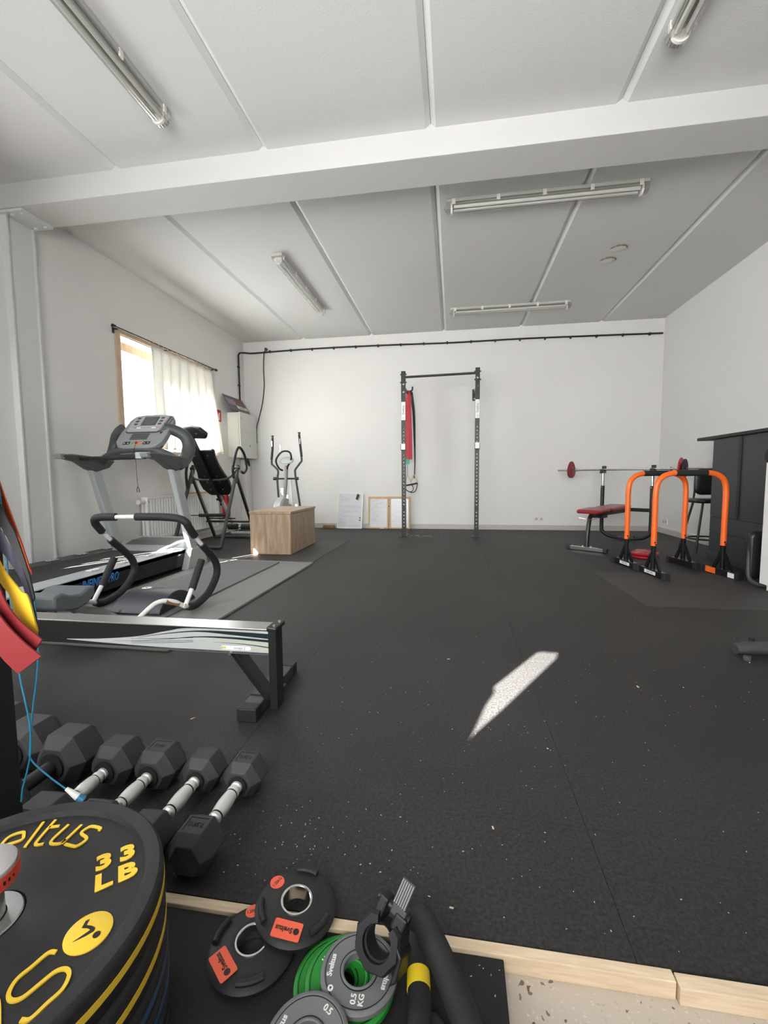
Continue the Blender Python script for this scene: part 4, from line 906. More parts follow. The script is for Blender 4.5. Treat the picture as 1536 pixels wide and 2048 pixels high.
# back pad, its length from (y 5.03, z 1.20) to (y 5.48, z 0.63)
a = V((-3.105, 5.05, 1.20)); b = V((-3.105, 5.50, 0.63)); dn = (b - a).normalized(); rt = V((1, 0, 0)); nf = rt.cross(dn)
if nf.y > 0: nf = -nf
ln = (b - a).length
halfw = [(0, 0.165), (0.03, 0.185), (0.15, 0.165), (0.35, 0.165), (0.5, 0.18), (0.68, 0.21), (0.85, 0.205), (0.97, 0.15), (1.0, 0.12)]
bm = new(); P1 = [a + dn * (v * ln) - rt * h for v, h in halfw]; P2 = [a + dn * (v * ln) + rt * h for v, h in halfw][::-1]
prism(bm, P1 + P2, nf * -0.05); bp_ = mobj('back_pad', bm, 'vinyl', bevel=0.012, smooth=True, **W)
for v in (0.10, 0.55, 0.68, 0.85):
    for h in (-0.085, 0.085):
        q = a + dn * (v * ln) + rt * h; bm = new(); cyl(bm, q, q + nf * 0.006, 0.008, seg=10); mobj('bolt', bm, 'steel', bp_, world=True)
bm = new(); bar(bm, a - dn * 0.20 + nf * 0.02, b + dn * 0.08 + nf * 0.02, 0.045, 0.035, up=(1, 0, 0)); mobj('spine', bm, 'black', **W)
hp = a - dn * 0.25
bm = new(); P1 = [hp + dn * v + rt * h for v, h in ((0.07, -0.16), (0.085, 0.16), (0.03, 0.19), (-0.06, 0.12), (-0.085, 0.03), (-0.085, -0.06), (-0.05, -0.15), (0.02, -0.175))]
prism(bm, P1, nf * -0.06); hd = mobj('head_pad', bm, 'vinyl', bevel=0.015, smooth=True, **W)
bm = new(); cyl(bm, hp + rt * 0.07, hp + rt * 0.07 + nf * 0.008, 0.008, seg=10); mobj('bolt', bm, 'steel', hd, world=True)
bm = new(); bar(bm, b + dn * 0.02, V((-3.10, 5.74, 0.30)), 0.035, 0.03, up=(1, 0, 0)); tube(bm, [(-3.10, 5.74, 0.30), (-3.08, 5.80, 0.20), (-3.04, 5.86, 0.12)], 0.02, 10); mobj('height_tube', bm, 'silver', smooth=True, **W)
bm = new(); cyl(bm, b + dn * 0.07 - rt * 0.07, b + dn * 0.07 - rt * 0.02, 0.017); mobj('height_knob', bm, 'black', smooth=True, **W)
bm = new(); tube(bm, [(-3.28, 5.28, 0.38), (-2.86, 5.28, 0.385)], 0.022, 12); tube(bm, [(-3.40, 5.28, 0.378), (-3.28, 5.28, 0.38)], 0.006, 8); mobj('tether_bar', bm, 'foam', smooth=True, **W)
for x0, x1 in ((-3.16, -3.02), (-2.96, -2.80)):
    bm = new(); cyl(bm, (x0, 5.80, 0.175), (x1, 5.80, 0.175), 0.042, seg=20); mobj('ankle_roller', bm, 'foam', smooth=True, bevel=0.006, **W)
bm = new(); cyl(bm, (-3.16, 5.80, 0.175), (-2.80, 5.80, 0.175), 0.012); mobj('roller_axle', bm, 'chrome', smooth=True, **W)
bm = new(); box(bm, (-3.10, 5.74, 0.085), (-2.80, 5.80, 0.11)); mobj('foot_plate', bm, 'silver', bevel=0.004, **W)

# ---- elliptical trainer
t = thing('elliptical_trainer', 'elliptical cross trainer with two tall swing handles behind the wooden box', 'elliptical trainer', (-2.57, 6.5, 0))
W = dict(parent=t, world=True)
for nm, pts in (('swing_handle', [(-2.76, 6.5, 1.49), (-2.765, 6.5, 1.30), (-2.785, 6.5, 1.09), (-2.76, 6.5, 1.05), (-2.695, 6.5, 0.985), (-2.685, 6.5, 0.93), (-2.70, 6.5, 0.80), (-2.68, 6.5, 0.35), (-2.68, 6.45, 0.2)]), ('swing_handle', [(-2.33, 6.5, 1.53), (-2.315, 6.5, 1.33), (-2.30, 6.5, 1.13), (-2.32, 6.5, 1.09), (-2.40, 6.5, 0.99), (-2.41, 6.5, 0.94), (-2.395, 6.5, 0.80), (-2.345, 6.5, 0.43), (-2.33, 6.5, 0.2)])):
    bm = new(); tube(bm, pts, 0.0155, 12, n=5); sh = mobj(nm, bm, 'darkgrey', smooth=True, **W)
    p = V(pts[0]); bm = new(); cyl(bm, p, p + V((0, 0, 0.018)), 0.021); mobj('end_cap', bm, 'black', sh, world=True, smooth=True)
    bm = new(); tube(bm, [V(pts[0]) + V((0, 0, -0.02)), V(pts[1]), V(pts[2]) + V((0, 0, 0.05))], 0.0185, 12); mobj('grip', bm, 'foam', sh, world=True, smooth=True)
    bm = new(); box(bm, V(pts[1]) + V((-0.006, -0.021, 0.04)), V(pts[1]) + V((0.006, -0.0185, 0.12))); mobj('pulse_sensor', bm, 'chrome', sh, world=True)
bm = new(); tube(bm, [(-2.545, 6.5, 1.05), (-2.56, 6.5, 0.83), (-2.585, 6.48, 0.47), (-2.59, 6.45, 0.2)], 0.027, 14, n=4); mobj('mast', bm, 'silver2', smooth=True, **W)
bm = new(); tube(bm, [(-2.74, 6.5, 0.845), (-2.38, 6.5, 0.845)], 0.014, 10); ax = mobj('axle', bm, 'black', smooth=True, **W)
for x in (-2.74, -2.38):
    bm = new(); cyl(bm, (x - 0.02, 6.5, 0.845), (x + 0.02, 6.5, 0.845), 0.024); mobj('bearing', bm, 'black', ax, world=True, smooth=True)
bm = new(); tube(bm, [(-2.60, 6.48, 0.97), (-2.64, 6.44, 1.0), (-2.67, 6.40, 1.09), (-2.65, 6.38, 1.16), (-2.58, 6.38, 1.24), (-2.51, 6.38, 1.26), (-2.45, 6.40, 1.24), (-2.435, 6.42, 1.17), (-2.47, 6.46, 1.10), (-2.52, 6.48, 1.03), (-2.53, 6.49, 0.99)], 0.014, 10, n=5); mobj('fixed_handle', bm, 'foam', smooth=True, **W)
bm = new(); lathe(bm, [(0, -0.015), (0.07, -0.015), (0.085, 0.0), (0.075, 0.015), (0, 0.02)], 28, Matrix.Translation((-2.52, 6.45, 1.12)) @ Euler((math.radians(60), 0, 0)).to_matrix().to_4x4() @ Matrix.Diagonal((1.3, 0.8, 1, 1))); mobj('monitor', bm, 'silver', smooth=True, **W)
bm = new(); lathe(bm, [(0, -0.07), (0.24, -0.07), (0.26, -0.05), (0.26, 0.05), (0.24, 0.07), (0, 0.07)], 40, Matrix.Translation((-2.60, 6.42, 0.30)) @ Euler((0, PI / 2, 0)).to_matrix().to_4x4()); mobj('flywheel_housing', bm, 'silver', smooth=True, **W)
bm = new(); prism(bm, [(-2.56, 6.52, 0.45), (-2.47, 6.52, 0.45), (-2.485, 6.52, 0.82), (-2.52, 6.52, 0.82)], (0, 0.03, 0)); mobj('mast_cover', bm, 'white', bevel=0.004, **W)
bm = new(); tube(bm, [(-2.85, 6.85, 0.03), (-2.3, 6.85, 0.03)], 0.03, 12); tube(bm, [(-2.74, 5.98, 0.03), (-2.35, 5.98, 0.03)], 0.03, 12); tube(bm, [(-2.58, 6.85, 0.05), (-2.58, 5.98, 0.05)], 0.03, 12); mobj('base_frame', bm, 'darkgrey', smooth=True, **W)
for x in (-2.70, -2.42):
    bm = new(); box(bm, (x - 0.06, 5.72, 0.20), (x + 0.06, 6.05, 0.24)); pd = mobj('pedal', bm, 'rubber', bevel=0.006, **W)
    bm = new(); tube(bm, [(x, 5.88, 0.19), (x, 6.40, 0.17)], 0.018, 10); mobj('pedal_arm', bm, 'darkgrey', pd, world=True, smooth=True)

# ================================================================ BACK WALL
# ---- pull-up rack
def drilled_post(x, y, h, w, holes, big):
    bm = new(); box(bm, (x - w / 2, y - w / 2, 0.006), (x + w / 2, y + w / 2, h))
    me = bpy.data.meshes.new('post'); bm.to_mesh(me); bm.free(); o = bpy.data.objects.new('post', me); COL.objects.link(o)
    bm = new()
    for z in holes: cyl(bm, (x, y - w, z), (x, y + w, z), 0.0105, seg=14)
    for z in big: cyl(bm, (x, y - w, z), (x, y + w, z), 0.017, seg=18)
    m2 = bpy.data.meshes.new('cut'); bm.to_mesh(m2); bm.free(); c = bpy.data.objects.new('cut', m2); COL.objects.link(c)
    md = o.modifiers.new('b', 'BOOLEAN'); md.operation = 'DIFFERENCE'; md.object = c; md.solver = 'EXACT'
    dg = bpy.context.evaluated_depsgraph_get(); ev = bpy.data.meshes.new_from_object(o.evaluated_get(dg))
    b2 = new(); b2.from_mesh(ev); bpy.data.objects.remove(o); bpy.data.objects.remove(c); return b2
t = thing('pull_up_rack', 'black two-post pull-up rack bolted to the floor before the back wall', 'rack', (-0.19, 6.32, 0))
W = dict(parent=t, world=True)
PY = 6.32; PXL, PXR = -0.708, 0.320
for x, hh in ((PXL, 2.34), (PXR, 2.345)):
    hs = [0.42 + 0.0508 * k for k in range(0, 2)] + [0.55 + 0.0508 * k for k in range(0, 11)] + [1.10 + 0.0508 * k for k in range(0, 2)] + [0.14 + 0.05 * k for k in range(4)] + [1.34 + 0.05 * k for k in range(4)]
    hs = [0.15 + 0.05 * k for k in range(5)] + [0.46 + 0.0505 * k for k in range(15)] + [1.345 + 0.05 * k for k in range(5)]
    po = mobj('post', drilled_post(x, PY, hh, 0.060, hs, [2.215 if x > 0 else 2.165, 2.10 if x > 0 else 2.055]), 'black', **W)
    bm = new(); box(bm, (x - 0.029, PY - 0.0312, 1.66), (x + 0.029, PY - 0.0302, 1.915)); lb = mobj('name_sticker', bm, 'white', po, world=True)
    text('lettering', 'Sveltus', 0.045, 'ink', basis((x, PY - 0.0318, 1.80), (0, 0, 1), (-1, 0, 0)), lb, world=True, ext=0.0003)
    bm = new(); prism(bm, [(x - 0.008, PY - 0.0316, 1.695), (x + 0.002, PY - 0.0316, 1.685), (x + 0.008, PY - 0.0316, 1.70), (x + 0.0, PY - 0.0316, 1.694)], (0, -0.0004, 0)); mobj('emblem', bm, 'ink', lb, world=True)
    # j-cup
    bm = new(); box(bm, (x - 0.036, PY - 0.075, 1.232), (x + 0.036, PY - 0.0305, 1.32)); jc = mobj('bar_catch', bm, 'black', po, world=True, bevel=0.003)
    bm = new(); box(bm, (x - 0.030, PY - 0.0785, 1.242), (x + 0.030, PY - 0.0755, 1.325)); mobj('white_liner', bm, 'white', jc, world=True, bevel=0.002)
    # foot plate
    bm = new(); box(bm, (x - 0.07, PY - 0.06, 0.0), (x + 0.07, PY + 0.06, 0.007)); fp = mobj('foot_plate', bm, 'black', po, world=True)
    for q in (-0.054, 0.054):
        for r_ in (-0.04, 0.04):
            bm = new(); cyl(bm, (x + q, PY + r_, 0.007), (x + q, PY + r_, 0.022), 0.009, seg=6); mobj('bolt', bm, 'chrome', fp, world=True)
    # support arm to the wall, with wall plate
    zz = 2.13
    bm = new(); bar(bm, (x, PY + 0.03, zz), (x, WY1 - 0.008, zz + 0.02), 0.028, 0.028); wa = mobj('wall_arm', bm, 'black', **W)
    xw = x
    bm = new(); box(bm, (xw - 0.035, WY1 - 0.008, zz - 0.08), (xw + 0.035, WY1, zz + 0.10)); mobj('wall_plate', bm, 'black', wa, world=True)
    for q in (-0.05, 0.08):
        bm = new(); cyl(bm, (xw, WY1 - 0.02, zz + q), (xw, WY1 - 0.008, zz + q), 0.011, seg=8); mobj('bolt', bm, 'chrome', wa, world=True)
    for z in (2.30, 2.19):
        bm = new(); cyl(bm, (x - 0.045, PY, z), (x + 0.045, PY, z), 0.010, seg=8); mobj('bolt', bm, 'black', po, world=True)
bm = new(); tube(bm, [(PXL + 0.03, PY, 2.262), (PXR - 0.03, PY, 2.277)], 0.0165, 14); mobj('crossbar', bm, 'black', smooth=True, **W)

# bands and straps hung on the left wall arm
t = thing('resistance_band', 'wide red resistance band hanging beside the left post of the rack', 'resistance band', (-0.69, 6.85, 2.15))
bm = new(); ribbon(bm, [(-0.722, 6.86, 2.165), (-0.735, 6.86, 2.0), (-0.765, 6.86, 1.80), (-0.745, 6.86, 1.45), (-0.745, 6.86, 1.145)], [(-0.695, 6.84, 2.165), (-0.680, 6.84, 2.0), (-0.680, 6.84, 1.80), (-0.675, 6.84, 1.45), (-0.672, 6.84, 1.13)], 0.006)
ribbon(bm, [(-0.700, 6.80, 2.168), (-0.690, 6.80, 2.0), (-0.690, 6.80, 1.6), (-0.685, 6.80, 1.12)], [(-0.660, 6.80, 2.168), (-0.648, 6.80, 2.0), (-0.635, 6.80, 1.6), (-0.630, 6.80, 1.125)], 0.006)
mobj('band', bm, 'band_crimson', t, world=True, smooth=True)
t = thing('resistance_band', 'turquoise resistance band peeping out below the red band', 'resistance band', (-0.70, 6.90, 2.15))
bm = new(); ribbon(bm, [(-0.735, 6.92, 2.16), (-0.745, 6.92, 1.6), (-0.748, 6.92, 1.055)], [(-0.70, 6.90, 2.16), (-0.695, 6.90, 1.6), (-0.682, 6.90, 1.055)], 0.005); mobj('band', bm, 'teal', t, world=True)
t = thing('suspension_trainer', 'black suspension straps with handle loops and pale webbing hanging by the rack', 'suspension straps', (-0.66, 6.95, 2.15))
W = dict(parent=t, world=True)
bm = new(); ribbon(bm, [(-0.665, 7.00, 2.18), (-0.640, 7.00, 1.8), (-0.618, 7.0, 1.2), (-0.620, 7.0, 0.95), (-0.627, 7.0, 0.83)], [(-0.640, 6.99, 2.18), (-0.605, 6.99, 1.8), (-0.597, 6.99, 1.2), (-0.603, 6.99, 0.95), (-0.613, 6.99, 0.83)], 0.006); mobj('strap', bm, 'black', **W)
bm = new(); ribbon(bm, [(-0.70, 7.06, 2.15), (-0.64, 7.06, 1.8), (-0.62, 7.06, 1.30)], [(-0.64, 7.06, 2.15), (-0.605, 7.06, 1.85), (-0.60, 7.06, 1.33)], 0.012); mobj('storage_bag', bm, 'greygreen', **W)
bm = new(); tube(bm, [(-0.725, 6.96, 1.15), (-0.72, 6.96, 0.88)], 0.004, 8); mobj('cord', bm, 'darkgrey', **W)
for pts in ([(-0.72, 6.95, 0.89), (-0.745, 6.95, 0.80), (-0.75, 6.95, 0.745)], [(-0.72, 6.95, 0.89), (-0.675, 6.95, 0.80), (-0.655, 6.95, 0.755)], [(-0.622, 6.98, 0.90), (-0.66, 6.98, 0.80), (-0.668, 6.98, 0.765)], [(-0.622, 6.98, 0.90), (-0.59, 6.98, 0.83), (-0.565, 6.98, 0.765)]):
    bm = new(); tube(bm, pts, 0.006, 8, n=4); mobj('webbing', bm, 'woodring', smooth=True, **W)
bm = new(); tube(bm, [(-0.752, 6.95, 0.722), (-0.66, 6.95, 0.735), (-0.565, 6.95, 0.757)], 0.013, 10); mobj('grip', bm, 'foam', smooth=True, **W)
bm = new(); tube(bm, [(-0.752, 6.95, 0.722), (-0.745, 6.95, 0.66), (-0.70, 6.95, 0.625), (-0.64, 6.95, 0.61), (-0.595, 6.95, 0.635), (-0.575, 6.95, 0.69), (-0.562, 6.95, 0.755)], 0.007, 8, n=5); mobj('foot_loop', bm, 'black', smooth=True, **W)
bm = new(); tube(bm, [(-0.66, 6.97, 0.735), (-0.63, 6.97, 0.68), (-0.65, 6.97, 0.63), (-0.70, 6.97, 0.62)], 0.006, 8, n=5); mobj('foot_loop', bm, 'black', smooth=True, **W)
bm = new(); tube(bm, [(-0.68, 6.95, 2.145), (-0.665, 6.98, 2.19), (-0.645, 6.99, 2.21), (-0.64, 6.99, 2.26)], 0.012, 8, n=4); mobj('hook', bm, 'black', smooth=True, **W)

# ---- boards leaning on the back wall
def scribbles(parent, o, ux, uy, lines, m_, h=0.010, seed=1):
    rnd = random.Random(seed); bm = new(); nz = ux.cross(uy)
    for (u0, u1, v) in lines:
        u = u0
        while u < u1:
            L_ = min(rnd.uniform(0.018, 0.045), u1 - u)
            k = max(3, int(L_ / 0.004)); pts = []
            for q in range(k + 1): pts.append(o + ux * (u + L_ * q / k) + uy * (v + h * rnd.uniform(-0.5, 0.5)))
            w_ = 0.00085
            for a, b in zip(pts, pts[1:]):
                d = (b - a).normalized(); s_ = d.cross(nz) * w_
                prism(bm, [a - s_, b - s_, b + s_, a + s_], nz * 0.0003)
            u += L_ + rnd.uniform(0.006, 0.014)
    return mobj('handwriting', bm, m_, parent, world=True)
t = thing('whiteboard', 'white-framed whiteboard full of handwriting leaning on the back wall', 'whiteboard', (-1.72, 7.17, 0))
o_ = V((-1.945, 7.165, 0.004)); ux = V((1, 0, 0.0)).normalized(); uy = V((0.035, 0.09, 1)).normalized(); ux = (ux - uy * ux.dot(uy)).normalized(); nz = ux.cross(uy)
bw, bh = 0.435, 0.60
def wb(u, v, d=0): return o_ + ux * u + uy * v + nz * d
bm = new(); prism(bm, [wb(0, 0, -0.012), wb(bw, 0, -0.012), wb(bw, bh, -0.012), wb(0, bh, -0.012)], nz * 0.012); sf = mobj('surface', bm, 'board', t, world=True)
bm = new()
for q in ((0, 0, bw, 0.016), (0, bh - 0.016, bw, bh), (0, 0.016, 0.018, bh - 0.016), (bw - 0.018, 0.016, bw, bh - 0.016)): prism(bm, [wb(q[0], q[1], -0.013), wb(q[2], q[1], -0.013), wb(q[2], q[3], -0.013), wb(q[0], q[3], -0.013)], nz * 0.019)
mobj('frame', bm, 'white', t, world=True)
ln_ = [(0.15, 0.20, 0.575), (0.03, 0.07, 0.555), (0.04, 0.11, 0.53), (0.05, 0.19, 0.505), (0.05, 0.24, 0.485), (0.05, 0.21, 0.465), (0.03, 0.09, 0.435), (0.05, 0.08, 0.415), (0.03, 0.36, 0.385), (0.03, 0.40, 0.368), (0.16, 0.41, 0.352), (0.04, 0.12, 0.325), (0.04, 0.36, 0.305), (0.05, 0.38, 0.288), (0.06, 0.25, 0.27), (0.03, 0.08, 0.245), (0.05, 0.19, 0.22), (0.06, 0.30, 0.20), (0.05, 0.14, 0.165), (0.03, 0.12, 0.145), (0.22, 0.31, 0.15), (0.03, 0.14, 0.12), (0.21, 0.30, 0.125), (0.03, 0.16, 0.10), (0.03, 0.15, 0.082), (0.03, 0.40, 0.06), (0.04, 0.38, 0.042)]
scribbles(sf, wb(0, 0, 0.0004), ux, uy, ln_, 'inkgrey', 0.010, 3)
bm = new(); prism(bm, [wb(0.31, 0.50, 0), wb(0.345, 0.485, 0), wb(0.37, 0.575, 0), wb(0.335, 0.59, 0)], nz * 0.025); mobj('eraser', bm, 'ink', t, world=True, bevel=0.003)
for v in (0.19, 0.15):
    bm = new(); cyl(bm, wb(0.392, v, 0), wb(0.392, v, 0.008), 0.011, seg=16); mobj('magnet', bm, 'ink', t, world=True)
t = thing('folding_whiteboard', 'two-panel wooden framed whiteboard with handwriting standing behind the left rack post', 'whiteboard', (-1.06, 7.17, 0))
o_ = V((-1.405, 7.168, 0.004)); ux = V((1, 0, 0.004)).normalized(); uy = V((0, 0.09, 1)).normalized(); ux = (ux - uy * ux.dot(uy)).normalized(); nz = ux.cross(uy); bh = 0.53
for s_, u0, u1 in ((0, 0.0, 0.345), (1, 0.352, 0.70)):
    bm = new(); prism(bm, [wb(u0 + .01, 0.01, -0.016), wb(u1 - .01, 0.01, -0.016), wb(u1 - .01, bh - 0.01, -0.016), wb(u0 + .01, bh - 0.01, -0.016)], nz * 0.012); pn = mobj('panel', bm, 'board', t, world=True)
    bm = new(); f_ = 0.028
    for q in ((u0, 0, u1, 0.022), (u0, bh - 0.036, u1, bh), (u0, 0.022, u0 + f_, bh - 0.036), (u1 - f_, 0.022, u1, bh - 0.036)): prism(bm, [wb(q[0], q[1], -0.018), wb(q[2], q[1], -0.018), wb(q[2], q[3], -0.018), wb(q[0], q[3], -0.018)], nz * 0.022)
    mobj('frame', bm, 'corkwood', t, world=True, bevel=0.001)
    rnd = random.Random(5 + s_); L_ = []
    for k in range(15):
        v = 0.455 - k * 0.024; st = u0 + 0.045 + rnd.choice((0, 0.02, 0.03)); L_.append((st, st + rnd.uniform(0.08, 0.24 if k % 3 else 0.12), v))
    scribbles(pn, wb(0, 0, -0.0036), ux, uy, [(a, min(b, u1 - 0.045), v) for a, b, v in L_], 'inkgrey', 0.011, 9 + s_)
    if s_ == 0: scribbles(pn, wb(0, 0, -0.0036), ux, uy, [(0.13, 0.26, 0.475)], 'inkred', 0.010, 21)
bm = new(); cyl(bm, wb(0.3485, 0.37, 0.003), wb(0.3485, 0.37, 0.016), 0.010, seg=14); mobj('knob', bm, 'ink', t, world=True)
bm = new(); prism(bm, [wb(0.20, -0.002, 0.004), wb(0.27, -0.002, 0.004), wb(0.27, 0.012, 0.004), wb(0.20, 0.012, 0.004)], nz * 0.004); mobj('white_tag', bm, 'white', t, world=True)
t = thing('wooden_block', 'small brown wooden block on the floor left of the whiteboard', 'block', (-2.09, 7.19, 0))
bm = new(); prism(bm, [(-0.105, -0.03, 0), (0.10, -0.03, 0), (0.095, -0.03, 0.052), (-0.09, -0.03, 0.052)], (0, 0.06, 0)); mobj('block', bm, 'brownwood', t, bevel=0.003)

# ================================================================ RIGHT SIDE
# ---- weight bench; local frame u (length) and v (across)
t = thing('weight_bench', 'weight bench with red padding and two black uprights holding the barbell', 'weight bench', (1.50, 5.26, 0), rz=math.atan2(0.79, 0.62))
bc = 1.20
bm = new(); bar(bm, (0, -0.185, 0.028), (0, 0.185, 0.028), 0.04, 0.04); ff = mobj('front_foot', bm, 'chrome', t, bevel=0.004)
for s in (-1, 1):
    bm = new(); bar(bm, (0, s * 0.18, 0.028), (0, s * 0.225, 0.028), 0.052, 0.052); mobj('foot_cap', bm, 'rubber', ff, bevel=0.008)
    bm = new(); cyl(bm, (0.0, s * 0.045, 0.048), (0.0, s * 0.045, 0.062), 0.012, seg=8); mobj('bolt', bm, 'steel', ff)
bm = new(); tube(bm, [(0.0, 0, 0.05), (0.015, 0, 0.20), (0.05, 0, 0.34), (0.10, 0, 0.41), (0.16, 0, 0.425)], 0.024, 10, n=4); mobj('front_leg', bm, 'black', t, smooth=True)
bm = new(); bar(bm, (0.10, 0, 0.405), (bc, 0, 0.395), 0.045, 0.045); mobj('main_beam', bm, 'black', t, bevel=0.004)
bm = new(); box(bm, (0.28, -0.06, 0.36), (0.42, 0.06, 0.40)); bar(bm, (0.42, 0, 0.37), (0.72, 0, 0.43), 0.05, 0.02); mobj('adjuster', bm, 'black', t)
bm = new(); pad(bm, 0.36, 0.27, 0.042, Matrix.Translation((0.16, 0, 0.433)) @ Euler((0, math.radians(-2), 0)).to_matrix().to_4x4(), r=0.05); mobj('seat_pad', bm, 'redvinyl', t, smooth=True)
bm = new(); pad(bm, 0.66, 0.27, 0.042, Matrix.Translation((0.69, 0, 0.438)) @ Euler((0, math.radians(-1.5), 0)).to_matrix().to_4x4(), r=0.05); mobj('back_pad', bm, 'redvinyl', t, smooth=True)
bm = new(); tube(bm, [(0.02, -0.10, 0.385), (0.0, -0.05, 0.37), (0.05, 0.0, 0.36), (0.05, 0.12, 0.372)], 0.005, 8, n=4); mobj('pull_pin', bm, 'chrome', t, smooth=True)
bm = new(); tube(bm, [(bc, 0.30, 0.72), (bc, 0.30, 0.20), (bc, 0.285, 0.10), (bc, 0.20, 0.045), (bc, 0.08, 0.032), (bc, -0.08, 0.032), (bc, -0.20, 0.045), (bc, -0.285, 0.10), (bc, -0.30, 0.20), (bc, -0.30, 0.72)], 0.025, 12, n=5); mobj('rear_frame', bm, 'black', t, smooth=True)
bm = new(); bar(bm, (bc, -0.30, 0.41), (bc, 0.30, 0.41), 0.035, 0.045); mobj('cross_beam', bm, 'black', t)
for s in (-1, 1):
    bm = new(); cyl(bm, (bc, s * 0.30, 0.70), (bc, s * 0.30, 0.895), 0.019); up_ = mobj('telescopic_tube', bm, 'chrome', t, smooth=True)
    bm = new(); box(bm, (bc - 0.045, s * 0.30 - 0.03, 0.885), (bc + 0.03, s * 0.30 + 0.03, 0.912)); box(bm, (bc - 0.045, s * 0.30 - 0.025, 0.905), (bc - 0.028, s * 0.30 + 0.025, 0.94)); box(bm, (bc + 0.016, s * 0.30 - 0.025, 0.905), (bc + 0.05, s * 0.30 + 0.025, 0.985)); mobj('bar_hook', bm, 'black', up_, bevel=0.004)
    bm = new(); cyl(bm, (bc, s * 0.30, 0.70), (bc - 0.05, s * 0.30, 0.70), 0.006); mobj('pin', bm, 'chrome', up_)
bm = new(); cyl(bm, (bc, -0.02, 0.05), (bc, -0.02, 0.22), 0.012); cyl(bm, (bc, -0.11, 0.04), (bc, 0.08, 0.04), 0.035); mobj('rear_peg', bm, 'darkgrey', t, smooth=True)

# ---- barbell on the bench
t = thing('barbell', 'long chrome barbell lying across the bench uprights', 'barbell', (1.50 + 0.617 * bc, 5.26 + 0.787 * bc, 0.935), rz=math.atan2(-0.62, 0.79))
bm = new(); cyl(bm, (-0.93, 0, 0), (0.82, 0, 0), 0.0125, seg=16); mobj('bar', bm, 'chrome', t, smooth=True)
for x in (-0.66, 0.50):
    bm = new(); cyl(bm, (x - 0.012, 0, 0), (x + 0.012, 0, 0), 0.022); mobj('collar', bm, 'steel', t, smooth=True)
BT = t.matrix_world.copy()
def small_plate(name, lb, pos, R_, th, m_, tri=False, cat='weight plate', rot=None, group=None):
    t = thing(name, lb, cat, pos, rot=rot, group=group)
    bm = new(); prof = [(0.016, -th / 2), (R_ * 0.9, -th / 2), (R_, -th / 4), (R_, th / 4), (R_ * 0.9, th / 2), (R_ * 0.80, th * 0.36), (R_ * 0.35, th * 0.30), (R_ * 0.28, th / 2), (0.016, th / 2)]
    lathe(bm, prof, 48, closed=True)
    if tri:
        for v in bm.verts:
            a = math.atan2(v.co.y, v.co.x); r_ = math.hypot(v.co.x, v.co.y)
            if r_ > R_ * 0.5:
                k = 1 - 0.10 * (0.5 + 0.5 * math.cos(3 * a)); v.co.x *= k; v.co.y *= k
    mobj('disc', bm, m_, t, smooth=True)
    return t
ey = Euler((0, PI / 2, 0)).to_matrix().to_4x4()
for x, R_, m_, lb in ((-0.735, 0.125, 'redplate', 'dark red plate on the left end of the barbell'), (0.60, 0.132, 'redgloss', 'red plate on the right end of the barbell, by the orange bars'), (0.64, 0.115, 'rubber', 'dark plate behind the red one on the right end of the barbell')):
    mm = BT @ Matrix.Translation((x, 0, 0)) @ ey
    small_plate('weight_plate', lb, mm.translation, R_, 0.026, m_, tri=True, rot=mm.to_euler())
for (x, y, z, a), lb in (((2.10, 5.20, 0.014, 0.3), 'red three-lobed plate on the floor, farther one behind the orange bars'), ((1.98, 4.93, 0.014, 1.1), 'red three-lobed plate at the bottom of the front pair on the floor'), ((1.985, 4.94, 0.041, 0.2), 'red three-lobed plate on top of the front pair on the floor')):
    small_plate('weight_plate', lb, (x, y, z), 0.135, 0.026, 'redgloss', tri=True, rot=(0, 0, a))

# ---- orange dip bars
def dip_bar(lb, xl, yl, xr, yr, rzb):
    t = thing('dip_bar', lb, 'dip bar', ((xl + xr) / 2, (yl + yr) / 2, 0), rz=math.atan2(yr - yl, xr - xl), group=None)
    hw = math.hypot(xr - xl, yr - yl) / 2
    pts = [(-hw, 0, 0.26), (-hw, 0, 0.50), (-hw, 0, 0.70), (-hw + 0.015, 0, 0.80), (-hw + 0.06, 0, 0.85), (-hw + 0.13, 0, 0.875), (-0.08, 0, 0.878), (0.08, 0, 0.878), (hw - 0.13, 0, 0.875), (hw - 0.06, 0, 0.85), (hw - 0.015, 0, 0.80), (hw, 0, 0.70), (hw, 0, 0.50), (hw, 0, 0.26)]
    bm = new(); tube(bm, pts, 0.0225, 16, n=5); mobj('bar_frame', bm, 'orange', t, smooth=True)
    bm = new(); tube(bm, [(-0.135, 0, 0.8775), (0.125, 0, 0.8775)], 0.0265, 16); mobj('foam_grip', bm, 'foam', t, smooth=True)
    for s in (-1, 1):
        bm = new(); cyl(bm, (s * hw, 0, 0.055), (s * hw, 0, 0.29), 0.0195, seg=16); mobj('leg_tube', bm, 'blackgloss', t, smooth=True)
        for z, q in ((0.29, -1), (0.27, 1)):
            bm = new(); cyl(bm, (s * hw + q * 0.004, -0.026, z), (s * hw + q * 0.004, -0.020, z), 0.007, seg=8); mobj('bolt', bm, 'ink', t)
        bm = new(); box(bm, (s * hw - 0.024, -0.19, 0.004), (s * hw + 0.024, 0.19, 0.058)); fb_ = mobj('foot_beam', bm, 'blackgloss', t, bevel=0.003)
        for e in (-1, 1):
            bm = new(); box(bm, (s * hw - 0.027, e * 0.185 - 0.02, 0.0), (s * hw + 0.027, e * 0.185 + 0.02, 0.061)); mobj('foot_cap', bm, 'rubber', fb_, bevel=0.004)
            bm = new(); bar(bm, (s * hw, e * 0.02, 0.19), (s * hw, e * 0.10, 0.055), 0.03, 0.014, up=(1, 0, 0)); mobj('gusset', bm, 'blackgloss', t)
    return t
